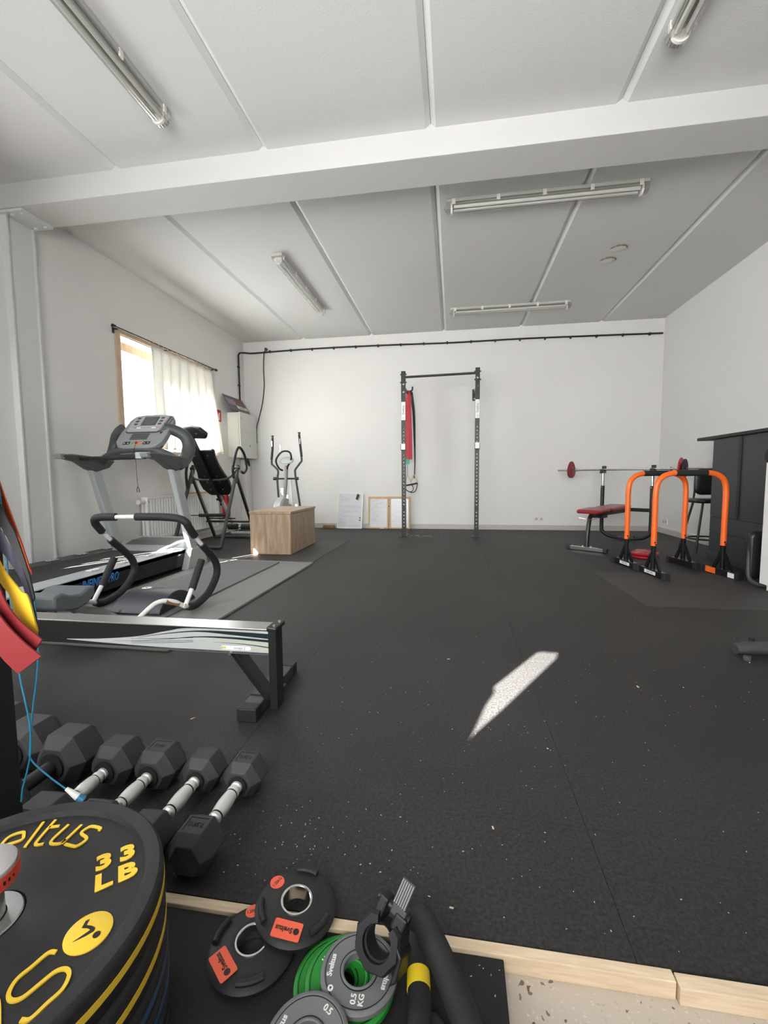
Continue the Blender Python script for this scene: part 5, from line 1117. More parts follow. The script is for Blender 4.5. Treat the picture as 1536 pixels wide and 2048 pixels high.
d1 = dip_bar('orange dip bar farther from the camera, nearest the weight bench', 1.625, 4.448, 2.16, 4.535, 0)
d2 = dip_bar('orange dip bar nearer the camera, right before the slate grey counter', 1.69, 4.035, 2.27, 4.115, 0)
def on_foot(root, side, y0, y1, z0, z1, m_, nm, txt=None):
    hw = (math.hypot(2.16 - 1.625, 0.09) if root is d1 else math.hypot(0.58, 0.06)) / 2
    x = side * hw - 0.0265
    bm = new(); box(bm, (x, y0, z0), (x + 0.002, y1, z1)); o = mobj(nm, bm, m_, root)
    if txt: text('lettering', txt, 0.026, 'ink', basis((x - 0.0006, (y0 + y1) / 2, (z0 + z1) / 2), (0, -1, 0), (0, 0, 1)), root, ext=0.0003, sx=0.9)
on_foot(d1, -1, -0.10, 0.06, 0.018, 0.046, 'inkwhite', 'name_sticker', 'SVELTUS')
on_foot(d2, -1, -0.08, 0.08, 0.018, 0.046, 'inkwhite', 'name_sticker', 'SVELTUS')
on_foot(d2, 1, 0.04, 0.16, 0.006, 0.056, 'orange', 'orange_patch')
on_foot(d2, 1, -0.17, -0.10, 0.010, 0.05, 'inkwhite', 'warning_sticker')

# ---- bar stool, counter
t = thing('bar_stool', 'black bar stool with padded back half hidden behind the slate grey counter', 'stool', (2.835, 5.45, 0))
bm = new(); pad(bm, 0.36, 0.34, 0.045, Matrix.Translation((0, 0, 0.545)), r=0.08); mobj('seat', bm, 'vinyl', t, smooth=True)
bm = new(); pad(bm, 0.34, 0.30, 0.04, Matrix.Translation((0.03, 0.06, 0.78)) @ Euler((math.radians(90), 0, 0)).to_matrix().to_4x4(), r=0.08); mobj('backrest', bm, 'vinyl', t, smooth=True)
for sx in (-1, 1):
    for sy in (-1, 1):
        bm = new(); tube(bm, [(sx * 0.11, sy * 0.10, 0.545), (sx * 0.20, sy * 0.18, 0.0)], 0.012, 10); mobj('leg', bm, 'black', t, smooth=True)
bm = new(); tube(bm, [V((0.19 * math.cos(a), 0.17 * math.sin(a), 0.14)) for a in [2 * PI * k / 28 for k in range(29)]], 0.009, 8, cap=False); mobj('foot_ring', bm, 'black', t, smooth=True)
for sx in (-0.1, 0.1):
    bm = new(); tube(bm, [(sx, 0.12, 0.56), (sx, 0.10, 0.68)], 0.011, 8); mobj('back_support', bm, 'black', t, smooth=True)

t = thing('counter', 'tall slate grey panelled counter against the right wall with an overhanging top', 'counter', (2.83, 4.0, 0))
W = dict(parent=t, world=True)
bm = new(); box(bm, (2.615, 3.0, 0.0), (3.055, 4.96, 1.215)); mobj('body', bm, 'slate', **W)
bm = new(); box(bm, (2.56, 2.98, 1.215), (3.056, 5.20, 1.245)); mobj('top', bm, 'slatedark', bevel=0.004, **W)
for y0, y1 in ((2.98, 3.72), (3.72, 4.51), (4.535, 4.965)):
    bm = new(); box(bm, (2.600, y0, 0.44), (2.6155, y1, 1.213)); mobj('panel', bm, 'slate', bevel=0.002, **W)
bm = new(); box(bm, (2.590, 4.505, 0.47), (2.6155, 4.54, 1.19)); mobj('batten', bm, 'slatedark', bevel=0.002, **W)
for z0, z1 in ((0.28, 0.435), (0.02, 0.275)):
    bm = new(); box(bm, (2.602, 2.98, z0), (2.6155, 4.965, z1)); mobj('lower_board', bm, 'slate', bevel=0.002, **W)
bm = new(); box(bm, (2.585, 2.98, 0.0), (2.6155, 4.97, 0.075)); mobj('plinth', bm, 'slate', bevel=0.006, **W)

# ---- things at the right edge
t = thing('cable_machine', 'white upright machine casing cut off by the right edge with black foam on top', 'machine', (2.42, 3.52, 0))
W = dict(parent=t, world=True)
bm = new(); box(bm, (2.275, 3.42, 0.045), (2.575, 3.66, 0.95)); mobj('casing', bm, 'white', bevel=0.006, **W)
bm = new(); box(bm, (2.30, 3.30, 0.0), (2.575, 3.62, 0.09)); mobj('base', bm, 'white', bevel=0.006, **W)
bm = new(); tube(bm, [(2.255, 3.60, 1.0), (2.60, 3.60, 1.0)], 0.06, 18); mobj('foam_roller', bm, 'foam', smooth=True, bevel=0.01, **W)
bm = new(); cyl(bm, (2.40, 3.60, 0.94), (2.40, 3.60, 1.0), 0.02); mobj('roller_mount', bm, 'black', **W)
t = thing('padded_seat', 'black padded seat on a bent tube standing between the counter and the white panel', 'seat', (2.36, 3.85, 0))
W = dict(parent=t, world=True)
bm = new(); pad(bm, 0.20, 0.37, 0.07, Matrix.Translation((2.37, 3.84, 0.235)) @ Euler((math.radians(90), 0, 0)).to_matrix().to_4x4(), r=0.05); mobj('pad', bm, 'vinyl', smooth=True, **W)
bm = new(); tube(bm, [(2.285, 3.80, 0.30), (2.275, 3.78, 0.08), (2.30, 3.72, 0.025), (2.40, 3.67, 0.022), (2.46, 3.70, 0.022)], 0.016, 10, n=5); mobj('tube_leg', bm, 'darkgrey', smooth=True, **W)
t = thing('squat_stand', 'black steel floor tube with a rounded end entering from the right edge', 'machine frame', (1.6, 2.29, 0))
W = dict(parent=t, world=True)
bm = new(); tube(bm, [(1.335, 2.285, 0.032), (1.40, 2.29, 0.038), (1.45, 2.292, 0.038), (2.3, 2.30, 0.038)], [0.028, 0.037, 0.037, 0.037], 14, sx=0.85); mobj('tube', bm, 'darkgrey', smooth=True, **W)
bm = new(); cyl(bm, (1.42, 2.31, 0.06), (1.42, 2.31, 0.082), 0.012, seg=10); mobj('bolt', bm, 'ink', **W)
bm = new(); cyl(bm, (1.36, 2.235, 0.0), (1.36, 2.235, 0.018), 0.016, seg=12); mobj('glide', bm, 'tmgrey', **W)
bm = new(); bar(bm, (2.25, 2.30, 0.05), (2.25, 2.30, 1.3), 0.07, 0.07); mobj('post', bm, 'darkgrey', **W)

# ================================================================ FOREGROUND
t = thing('foam_mat', 'black foam mat on the terrazzo in front of the timber edging', 'mat', (-0.5, 0.5, -0.035))
bm = new(); prism(bm, [(-1.5, 0.0, -0.035), (0.088, 0.0, -0.035), (0.094, 0.756, -0.035), (-1.5, 0.756, -0.035)], (0, 0, 0.027)); mobj('slab', bm, 'blackmat', t, world=True, bevel=0.002)
MZ = -0.008

# ---- hex dumbbells, axis along local y
def dumbbell(lb, loc, s, L, hl, m_handle='handle', group='hex dumbbells in a row', rz=0.0, txt=None, tilt=0.0):
    """s = hexagon side, L = overall length, hl = head length"""
    t = thing('hex_dumbbell', lb, 'dumbbell', (loc[0], loc[1], 0), rz, group)
    ap = s * math.sqrt(3) / 2
    for sg in (1, -1):
        bm = new(); ys = [sg * (L / 2 - hl), sg * (L / 2 - hl + hl * 0.24), sg * (L / 2 - hl * 0.24), sg * L / 2]; sc = [0.66, 1, 1, 0.66]
        rings = [[bm.verts.new((s * k * math.cos(a), y, ap + s * k * math.sin(a))) for a in [PI / 3 * q for q in range(6)]] for y, k in zip(ys, sc)]
        for a, b in zip(rings, rings[1:]):
            for q in range(6): bm.faces.new((a[q], a[(q + 1) % 6], b[(q + 1) % 6], b[q]))
        bm.faces.new(rings[0]); bm.faces.new(rings[-1])
        h = mobj('head', bm, 'hexrub', t, bevel=0.0025)
        bm = new(); y = sg * (L / 2 - hl); cyl(bm, (0, y, ap), (0, y - sg * 0.006, ap), s * 0.45, seg=24); mobj('recess_ring', bm, 'hexink', h, smooth=True)
        if txt:
            z = 2 * ap + 0.0001; yc = sg * (L / 2 - hl * 0.5); fl = hl * 0.44
            bm = new(); wd = s * 0.40
            box(bm, (-wd, yc + fl * 0.42, z), (wd, yc + fl * 0.42 + 0.002, z + 0.0006)); box(bm, (-wd, yc - fl * 0.42, z), (-wd + 0.002, yc + fl * 0.42, z + 0.0006)); mobj('engraved_frame', bm, 'hexink', h)
            text('lettering', txt, 0.0165, 'hexink', basis((0.001, yc, z + 0.0004), (-1, 0, 0) if sg < 0 or sg > 0 else (1, 0, 0), (0, -1, 0)), h, ext=0.0003, sx=0.85)
    r = 0.0135; i = L / 2 - hl; bm = new()
    if m_handle == 'handle':
        prof = [(0.0155, -i - 0.004), (0.0155, -i + 0.012), (0.0120, -i + 0.014), (0.0120, -i + 0.020), (0.0165, -i + 0.024), (0.0165, -i + 0.030), (0.0150, -i + 0.034), (0.0175, -0.02), (0.0185, 0.0), (0.0175, 0.02), (0.0150, i - 0.034), (0.0165, i - 0.030), (0.0165, i - 0.024), (0.0120, i - 0.020), (0.0120, i - 0.014), (0.0155, i - 0.012), (0.0155, i + 0.004)]
    else: prof = [(0.0185, -i - 0.004), (0.0185, i + 0.004)]
    lathe(bm, [(0, prof[0][1])] + prof + [(0, prof[-1][1])], 24, Matrix.Translation((0, 0, ap)) @ Euler((-PI / 2, 0, 0)).to_matrix().to_4x4())
    mobj('handle', bm, m_handle, t, smooth=True)
    if m_handle == 'handle':
        for sg in (-1, 1):
            bm = new(); y = sg * (i - 0.037); cyl(bm, (0, y - 0.003, ap), (0, y + 0.003, ap), 0.0156, seg=20); mobj('dark_groove', bm, 'hexink', t, smooth=True)
    return t
dumbbell('hex dumbbell at the right end of the row, marked 7.5KG', (-0.567, 0.968), 0.0555, 0.335, 0.095, txt='7.5KG')
dumbbell('second hex dumbbell from the right, plain top faces', (-0.690, 0.968), 0.0555, 0.335, 0.095)
dumbbell('third hex dumbbell from the right, far head engraved', (-0.822, 0.960), 0.064, 0.345, 0.105, txt='10KG')
dumbbell('fourth hex dumbbell from the right, near head behind the plate stack', (-0.954, 0.960), 0.066, 0.35, 0.11)
dumbbell('fifth hex dumbbell from the right, large with a black handle', (-1.105, 0.955), 0.080, 0.36, 0.125, m_handle='rubber')
dumbbell('sixth hex dumbbell from the right, behind the blue cord', (-1.270, 0.985), 0.080, 0.36, 0.125, m_handle='rubber')
dumbbell('leftmost hex dumbbell, mostly hidden by the dark post', (-1.435, 1.03), 0.084, 0.36, 0.125, m_handle='rubber')

# ---- bumper plates stacked on a loading pin
PC = V((-0.645, 0.471, 0)); TOPZ = 0.262
t = thing('loading_pin', 'steel loading pin standing up through the stacked bumper plates', 'loading pin', (PC.x, PC.y, MZ))
bm = new(); lathe(bm, [(0, 0), (0.024, 0), (0.024, 0.325), (0, 0.325)], 32); mobj('tube', bm, 'steel', t, smooth=True)
bm = new(); lathe(bm, [(0, 0.319), (0.041, 0.319), (0.043, 0.321), (0.043, 0.340), (0.041, 0.343), (0, 0.343)], 40); fl = mobj('end_flange', bm, 'steel', t, smooth=True)
bm = new(); lathe(bm, [(0.0428, 0.3205), (0.0437, 0.3205), (0.0437, 0.339), (0.0428, 0.339)], 40, closed=True); bd = mobj('red_sticker', bm, 'decalred', fl, smooth=True)
bm = new()
for k in range(7):
    a = math.radians(-40 + k * 9); c, s_ = math.cos(a), math.sin(a); h = random.uniform(0.0015, 0.0036)
    prism(bm, [(0.0438 * c + 0.0014 * s_, 0.0438 * s_ - 0.0014 * c, 0.3295 - h), (0.0438 * c - 0.0014 * s_, 0.0438 * s_ + 0.0014 * c, 0.3295 - h), (0.0438 * c - 0.0014 * s_, 0.0438 * s_ + 0.0014 * c, 0.3295 + h), (0.0438 * c + 0.0014 * s_, 0.0438 * s_ - 0.0014 * c, 0.3295 + h)], (0.0004 * c, 0.0004 * s_, 0))
mobj('lettering', bm, 'ink', bd)
bm = new(); lathe(bm, [(0, 0.3432), (0.012, 0.3432), (0.012, 0.3440), (0, 0.3440)], 20); mobj('rust_spot', bm, 'brownwood', fl)

def bumper(lb, z0, th, stripe, R_=0.225, face=False):
    t = thing('bumper_plate', lb, 'weight plate', (PC.x, PC.y, z0), 0, 'bumper plates stacked on the loading pin')
    z = th; bv = 0.006
    prof = [(0.0265, 0.004), (0.0265, z - 0.012), (0.045, z - 0.012), (0.047, z - 0.006), (0.105, z - 0.006), (0.115, z - 0.010), (0.196, z - 0.010), (0.199, z - 0.001), (0.204, z), (R_ - bv, z), (R_ - 0.0015, z - bv * 0.7), (R_, z - bv * 1.6), (R_, bv * 1.6), (R_ - bv, 0), (0.204, 0), (0.199, 0.001), (0.196, 0.010), (0.047, 0.006), (0.0265, 0.004)]
    bm = new(); lathe(bm, prof[:-1], 96, closed=True); mobj('rubber_disc', bm, 'plate', t, smooth=True)
    bm = new(); lathe(bm, [(0.0255, 0.004), (0.0255, z - 0.004), (0.043, z - 0.004), (0.0445, z - 0.006), (0.0445, z - 0.013), (0.027, z - 0.012), (0.027, 0.004)], 48, closed=True); mobj('steel_hub', bm, 'steel', t, smooth=True)
    if stripe:
        bm = new(); c = z * 0.52; h = 0.0055; lathe(bm, [(R_ - 0.002, c - h), (R_ + 0.0006, c - h), (R_ + 0.0006, c + h), (R_ - 0.002, c + h)], 96, closed=True); mobj('colour_stripe', bm, stripe, t, smooth=True)
    if face:
        zf = z - 0.0098; rr = 0.156
        for base in (0, -104 + 0.0, 180 - 52):
            bm = new()
            for ch, dg_, hh_ in (('S', 163, 0.062), ('v', 143, 0.060), ('e', 128, 0.060), ('l', 117, 0.056), ('t', 110, 0.056), ('u', 97.5, 0.058), ('s', 84, 0.060)):
                if base == -104 and ch not in 'Svelt': continue
                if base > 0: continue
                k_ = 1.35 if (base and ch == 'S') else 1.0
                a = math.radians(dg_ + base + (0 if not base else -78)); rq = 0.150 if ch == 'S' else rr; o = V((rq * math.cos(a), rq * math.sin(a), zf + 0.0002))
                glyph(bm, ch, hh_, basis(o, (math.sin(a), -math.cos(a), 0), (math.cos(a), math.sin(a), 0)), sx=0.92 if ch == 'S' else (0.78 if ch == 'v' else 0.64), shear=0.2, w=0.0048, th=0.0022)
            if len(bm.verts): mobj('raised_name', bm, 'yellow', t)
            else: bm.free()
        for base in (0,):
            bm = new()
            ctr = V((0.116, 0.107, zf + 0.001)); tw = math.radians(40)
            xx = V((math.cos(tw), math.sin(tw), 0)); yy = V((-math.sin(tw), math.cos(tw), 0))
            merge(bm, text_bm('33', 0.041, ext=0.0012, sx=1.20, mt=basis(ctr + yy * 0.020, xx, yy), offset=0.0015, spacing=1.35))
            merge(bm, text_bm('LB', 0.041, ext=0.0012, sx=1.20, mt=basis(ctr - yy * 0.020, xx, yy), offset=0.0015, spacing=1.25))
            mobj('raised_weight', bm, 'yellow', t)
            a = math.radians(4 + base); ctr = V((0.156 * math.cos(a), 0.156 * math.sin(a), zf))
            bm = new(); lathe(bm, [(0, -0.001), (0.029, -0.001), (0.029, 0.0015), (0.0278, 0.0022), (0, 0.0022)], 40, Matrix.Translation(ctr)); em = mobj('emblem_disc', bm, 'yellow', t, smooth=True)
            bm = new(); o = ctr + V((0, 0, 0.0023)); ang = math.radians(4 + base - 22); ex = V((math.cos(ang), math.sin(ang), 0)) * 0.029; ey_ = V((-math.sin(ang), math.cos(ang), 0)) * 0.029
            def q(x, y): return o + ex * x + ey_ * y
            prism(bm, [q(-0.62, 0.22), q(-0.55, 0.36), q(-0.38, 0.12), (q(-0.10, 0.22)), q(0.12, 0.24), q(0.22, 0.12), q(0.10, -0.20), q(-0.14, -0.62), q(-0.02, -0.12), q(0.02, 0.08), q(-0.20, 0.06), q(-0.44, -0.06)], (0, 0, 0.0005))
            merge(bm, (lambda b: (lathe(b, [(0, 0), (0.0047, 0), (0.0047, 0.0005), (0, 0.0005)], 18, Matrix.Translation(q(0.50, 0.08))), b)[1])(new()))
            mobj('emblem_figure', bm, 'ink', em)
    return t
zz = MZ
stk = [(0.030, None, 'lowest thin bumper plate of the stack on the loading pin, lying on the foam mat'), (0.034, None, 'second lowest bumper plate of the stack, plain black rim'), (0.040, 'blue', 'bumper plate low in the stack with a dull blue rim stripe'), (0.046, 'blue', 'blue-striped bumper plate directly under the two yellow-striped ones'), (0.059, 'yellow', 'yellow-striped bumper plate just under the top plate'), (0.061, 'yellow', 'top bumper plate of the stack with yellow raised lettering 33 LB')]
for k, (th, st, lb) in enumerate(stk):
    bumper(lb, zz, th - 0.0004, st, face=(k == len(stk) - 1)); zz += th

# ---- rubber tri-grip plates with orange stickers
def grip_plate(lb, loc, rz, tilt=(0, 0), R_=0.079):
    t = thing('grip_plate', lb, 'weight plate', loc, rot=(tilt[0], tilt[1], rz), group='small black plates with orange stickers')
    h = 0.028
    bm = new(); prof = [(0.031, 0.003), (0.031, h), (0.036, h + 0.001), (0.041, h - 0.001), (R_ * 0.78, h - 0.004), (R_ * 0.93, h - 0.008), (R_, h * 0.5), (R_ * 0.96, 0.003), (R_ * 0.85, 0), (0.036, 0)]
    lathe(bm, prof, 72, closed=True); bd = mobj('rubber_body', bm, 'rubber', t, smooth=True)
    bm = new(); lathe(bm, [(0.0262, 0.002), (0.0262, h + 0.001), (0.0275, h + 0.002), (0.0305, h + 0.002), (0.0312, h), (0.0312, 0.002)], 48, closed=True); mobj('steel_ring', bm, 'chrome', t, smooth=True)
    for k in range(3):
        a0 = math.radians(90 + 120 * k); pts = [(R_ * 0.86 * math.cos(a0 + q), R_ * 0.86 * math.sin(a0 + q), h - 0.003) for q in [-0.33 + 0.66 * j / 8 for j in range(9)]]
        bm = new(); tube(bm, pts, [0.006] * 9, 10); mobj('grip_ridge', bm, 'rubber', t, smooth=True)
    z = h - 0.0015
    bm = new(); mt = Matrix.Translation((0.002, -0.056, z)) @ Euler((math.radians(4.5), 0, 0)).to_matrix().to_4x4()
    w_, h_ = 0.027, 0.0155; pts = []
    for cx, cy, a0 in ((w_ - 0.003, h_ - 0.003, 0), (-w_ + 0.003, h_ - 0.003, PI / 2), (-w_ + 0.003, -h_ + 0.003, PI), (w_ - 0.003, -h_ + 0.003, 1.5 * PI)):
        for j in range(5): a = a0 + PI / 2 * j / 4; pts.append(mt @ V((cx + 0.003 * math.cos(a), cy + 0.003 * math.sin(a), 0)))
    prism(bm, pts, (0, 0, 0.001)); st = mobj('name_sticker', bm, 'decal', t)
    text('lettering', 'Sveltus', 0.0125, 'ink', mt @ basis((-0.006, 0, 0.0014), (-1, 0, 0), (0, -1, 0)), st, ext=0.0002, sx=0.95, offset=0.0003)
    bm = new(); lathe(bm, [(0, 0), (0.0055, 0), (0.0055, 0.0004), (0, 0.0004)], 20, mt @ Matrix.Translation((0.0175, 0, 0.0012))); mobj('emblem', bm, 'ink', st)
    a = math.radians(152); bm = new(); ct = V((0.058 * math.cos(a), 0.058 * math.sin(a), h - 0.0032))
    lathe(bm, [(0, 0), (0.0142, 0), (0.0142, 0.001), (0, 0.001)], 28, Matrix.Translation(ct) @ Euler((0, math.radians(-4), 0)).to_matrix().to_4x4()); st2 = mobj('weight_sticker', bm, 'decal', t)
    text('lettering', '1.25KG', 0.0085, 'ink', basis(ct + V((0, 0, 0.0014)), (0.4, 0.9, 0), (-0.9, 0.4, 0)), st2, ext=0.0002, sx=0.9)
    return t
grip_plate('small black grip plate with orange stickers leaning on top of the other one', (-0.304, 0.764, 0.013), 0.0, tilt=(0.02, 0.10))
grip_plate('small black grip plate with orange stickers lying flat underneath, left one', (-0.363, 0.697, MZ), math.radians(-38))

# ---- fractional plates
def disc_plate(name, lb, loc, R_, h, m_, texts, rz=0.0, rot=None, hole=0.0262, group=None):
    t = thing(name, lb, 'weight plate', loc, rz, group, rot=rot)
    bm = new(); prof = [(hole, 0), (hole, h), (hole + 0.002, h + 0.0012), (hole + 0.005, h), (hole + 0.006, h - 0.001), (R_ - 0.008, h - 0.001), (R_ - 0.006, h), (R_ - 0.002, h - 0.001), (R_, h - 0.003), (R_, 0.003), (R_ - 0.003, 0)]
    lathe(bm, prof, 72, closed=True); mobj('disc', bm, m_, t, smooth=True)
    bm = new(); lathe(bm, [(hole + 0.0050, h - 0.0006), (hole + 0.0064, h - 0.0006), (hole + 0.0064, h + 0.0003), (hole + 0.0050, h + 0.0003)], 48, closed=True)
    lathe(bm, [(R_ - 0.0088, h - 0.0012), (R_ - 0.0078, h - 0.0012), (R_ - 0.0078, h - 0.0003), (R_ - 0.0088, h - 0.0003)], 64, closed=True); mobj('groove', bm, 'hexink', t)
    for tx, deg, size, mode in texts:
        a = math.radians(deg); rad = (hole + R_) / 2 + 0.002; c, s_ = math.cos(a), math.sin(a); o = V((rad * c, rad * s_, h - 0.0006))
        if mode == 'up': text('lettering', tx, size, 'inkwhite', basis(o, (s_, -c, 0), (c, s_, 0)), t, ext=0.0004, offset=0.0003)
        elif mode == 'in': text('lettering', tx, size, 'inkwhite', basis(o, (-s_, c, 0), (-c, -s_, 0)), t, ext=0.0004, offset=0.0003)
        else: text('lettering', tx, size, 'inkwhite', basis(o, (-c * 0 + 0.0, 1, 0), (-1, 0, 0)), t, ext=0.0004, offset=0.0003)
    return t
GP = 'green fractional plates'
disc_plate('green_plate', 'green plate at the bottom of the pile, showing most at the left', (-0.190, 0.668, MZ), 0.078, 0.014, 'green', [], group=GP)
disc_plate('green_plate', 'green plate lying directly under the grey 0.5 KG plate', (-0.170, 0.664, MZ + 0.0143), 0.076, 0.014, 'green', [('1KG', 150, 0.014, 'up')], group=GP)
gp = disc_plate('grey_plate', 'grey 0.5 KG plate on top of the green plates, hole in full view', (-0.155, 0.668, MZ + 0.0287), 0.0655, 0.013, 'greyplate', [('Sveltus', 180, 0.0125, 'up'), ('Sveltus', -8, 0.0125, 'up')], group='grey half kilo plates')
text('lettering', '0.5', 0.0125, 'inkwhite', basis((0.000, -0.043, 0.0124), (0, 1, 0), (-1, 0, 0)), gp, ext=0.0004, offset=0.0003)
text('lettering', 'KG', 0.0125, 'inkwhite', basis((0.0125, -0.043, 0.0124), (0, 1, 0), (-1, 0, 0)), gp, ext=0.0004, offset=0.0003)
bm = new(); c_ = V((-0.041, -0.034, 0.0124)); lathe(bm, [(0, 0), (0.0048, 0), (0.0048, 0.0005), (0, 0.0005)], 18, Matrix.Translation(c_)); e = mobj('emblem', bm, 'inkwhite', gp)
bm = new(); prism(bm, [c_ + V((-0.002, 0.001, 0.0006)), c_ + V((0.0, -0.003, 0.0006)), c_ + V((0.002, 0.002, 0.0006))], (0, 0, 0.0003)); mobj('emblem_figure', bm, 'ink', e)
disc_plate('grey_plate', 'grey 0.5 KG plate cut off by the bottom edge of the picture', (-0.212, 0.560, MZ + 0.029), 0.0655, 0.013, 'greyplate', [('Sveltus', 165, 0.0125, 'up'), ('0.5', 62, 0.0125, 'up')], rot=(math.radians(6), math.radians(-3), 0), group='grey half kilo plates')

# ---- black clamp collar
t = thing('barbell_clamp', 'black plastic barbell clamp with ribbed lever leaning on the grey plate', 'barbell clamp', (-0.118, 0.690, 0.072), rot=(math.radians(58), math.radians(14), math.radians(-26)))
N8 = 48; hh = 0.027
def oct_r(a, r): sec = (a % (PI / 4)) - PI / 8; return r / math.cos(sec)
angs = [math.radians(-245 + 310 * k / (N8 - 1)) for k in range(N8)]
bm = new(); rings = []
for a in angs:
    ro = oct_r(a, 0.041); ri = 0.0262; c, s_ = math.cos(a), math.sin(a)
    rings.append([bm.verts.new((r * c, r * s_, z)) for r, z in ((ri, -hh), (ro - 0.004, -hh), (ro, -hh + 0.006), (ro, hh - 0.006), (ro - 0.004, hh), (ri, hh))])
for a, b in zip(rings, rings[1:]):
    for q in range(6): bm.faces.new((a[q], a[(q + 1) % 6], b[(q + 1) % 6], b[q]))
bm.faces.new(rings[0]); bm.faces.new(rings[-1]); mobj('ring_body', bm, 'band_black', t)
bm = new(); prism(bm, [(0.020, 0.026, -hh), (0.046, 0.010, -hh), (0.052, -0.022, -hh), (0.043, -0.034, -hh), (0.041, 0.004, -hh)], (0, 0, 2 * hh)); mobj('outer_arm', bm, 'band_black', t, bevel=0.003)
bm = new(); box(bm, (-0.030, 0.026, -0.017), (-0.012, 0.058, 0.017)); mobj('jaw_block', bm, 'band_black', t, bevel=0.004)
bm = new(); box(bm, (0.006, 0.026, -0.017), (0.030, 0.052, 0.017)); mobj('jaw_block', bm, 'band_black', t, bevel=0.004)
bm = new(); cyl(bm, (-0.034, 0.048, 0), (0.030, 0.048, 0), 0.0085, seg=14); mobj('hinge_pin', bm, 'black', t, smooth=True)
bm = new(); box(bm, (-0.004, 0.044, -0.014), (0.024, 0.060, 0.014)); box(bm, (-0.006, 0.056, 0.004), (0.020, 0.100, 0.012)); lev = mobj('lever', bm, 'darkgrey', t, bevel=0.002)
bm = new()
for k in range(6): x = -0.0045 + k * 0.0042; box(bm, (x, 0.060, 0.0115), (x + 0.0018, 0.098, 0.0135))
mobj('rib', bm, 'silver2', lev)
bm = new(); lathe(bm, [(0.0262, -0.018), (0.0262, 0.018), (0.0235, 0.016), (0.0235, -0.016)], 40, closed=True); mobj('inner_pad', bm, 'foam', t, smooth=True)

# ---- black foam-covered bent tube with yellow tape
t = thing('foam_tube_handle', 'black foam-covered bent tube with a band of yellow tape lying on the foam mat', 'exercise handle', (-0.03, 0.66, MZ))
W = dict(parent=t, world=True)
bm = new(); tube(bm, [(0.062, 0.45, 0.085), (0.035, 0.545, 0.087), (0.002, 0.625, 0.085), (-0.030, 0.690, 0.080), (-0.052, 0.735, 0.070), (-0.062, 0.755, 0.052)], 0.0215, 18, n=5); mobj('upper_tube', bm, 'foam', smooth=True, **W)
bm = new(); tube(bm, [(-0.062, 0.757, 0.052), (-0.062, 0.755, 0.028), (-0.060, 0.735, 0.020), (-0.056, 0.69, 0.017), (-0.050, 0.64, 0.017), (-0.048, 0.60, 0.017), (-0.046, 0.50, 0.013)], [0.0200, 0.0185], 18, n=5); lt = mobj('lower_tube', bm, 'foam', smooth=True, **W)
bm = new(); lathe(bm, [(0.0, -0.0215), (0.012, -0.0185), (0.019, -0.011), (0.0218, 0.0), (0.019, 0.011), (0.012, 0.0185), (0, 0.0215)], 24, Matrix.Translation((-0.062, 0.757, 0.050))); mobj('rounded_bend', bm, 'foam', smooth=True, **W)
bm = new(); tube(bm, [(-0.0562, 0.690, 0.0170), (-0.0532, 0.664, 0.0170)], 0.0198, 20); mobj('yellow_tape', bm, 'yellow2', lt, world=True, smooth=True)
bm = new(); prism(bm, [(-0.100, 0.50, MZ), (0.045, 0.50, MZ), (0.020, 0.60, MZ), (-0.025, 0.645, MZ), (-0.070, 0.62, MZ), (-0.092, 0.57, MZ)], (0, 0, 0.026)); mobj('flat_pad', bm, 'foam', bevel=0.008, **W)

# ---- dark upright post with the hanging bands
t = thing('storage_rack_post', 'dark storage rack post at the left edge behind the bumper plates', 'rack post', (-0.97, 0.755, MZ))
W = dict(parent=t, world=True)
bm = new(); box(bm, (-1.005, 0.728, MZ), (-0.938, 0.782, 1.9)); mobj('post', bm, 'band_black', bevel=0.003, **W)
bm = new(); box(bm, (-1.03, 0.70, MZ), (-0.91, 0.81, MZ + 0.008)); mobj('foot_plate', bm, 'black', **W)
bm = new(); bar(bm, (-0.97, 0.755, 1.20), (-1.14, 0.80, 1.20), 0.04, 0.04); ho = mobj('side_arm', bm, 'black', **W)
bm = new(); tube(bm, [(-1.08, 0.84, 1.165), (-0.94, 0.66, 1.06)], 0.012, 10); tube(bm, [(-1.10, 0.80, 1.20), (-1.08, 0.84, 1.165)], 0.012, 10); mobj('band_peg', bm, 'black', ho, world=True, smooth=True)

GB = 'resistance bands hanging at the left edge'
def band(lb, L, R, m_, extra=None):
    t = thing('resistance_band', lb, 'resistance band', L[0], 0, GB); bm = new(); ribbon(bm, L, R, 0.0035)
    if extra: ribbon(bm, extra[0], extra[1], 0.0035)
    mobj('band', bm, m_, t, world=True, smooth=True)
band('orange band hanging at the left edge, rightmost and farthest back', [(-1.086, 0.816, 1.149), (-1.01, 0.81, 0.933), (-0.967, 0.806, 0.804), (-0.935, 0.805, 0.728), (-0.909, 0.806, 0.685)], [(-1.065, 0.819, 1.149), (-0.989, 0.814, 0.944), (-0.967, 0.811, 0.863), (-0.926, 0.808, 0.75), (-0.898, 0.806, 0.664)], 'band_orange')
band('black band hanging between the orange and the navy one', [(-1.052, 0.788, 1.12), (-0.957, 0.779, 0.827), (-0.916, 0.779, 0.738), (-0.889, 0.777, 0.67), (-0.872, 0.774, 0.602)], [(-1.031, 0.792, 1.119), (-0.937, 0.783, 0.827), (-0.905, 0.782, 0.759), (-0.879, 0.78, 0.686), (-0.863, 0.777, 0.623)], 'band_black')
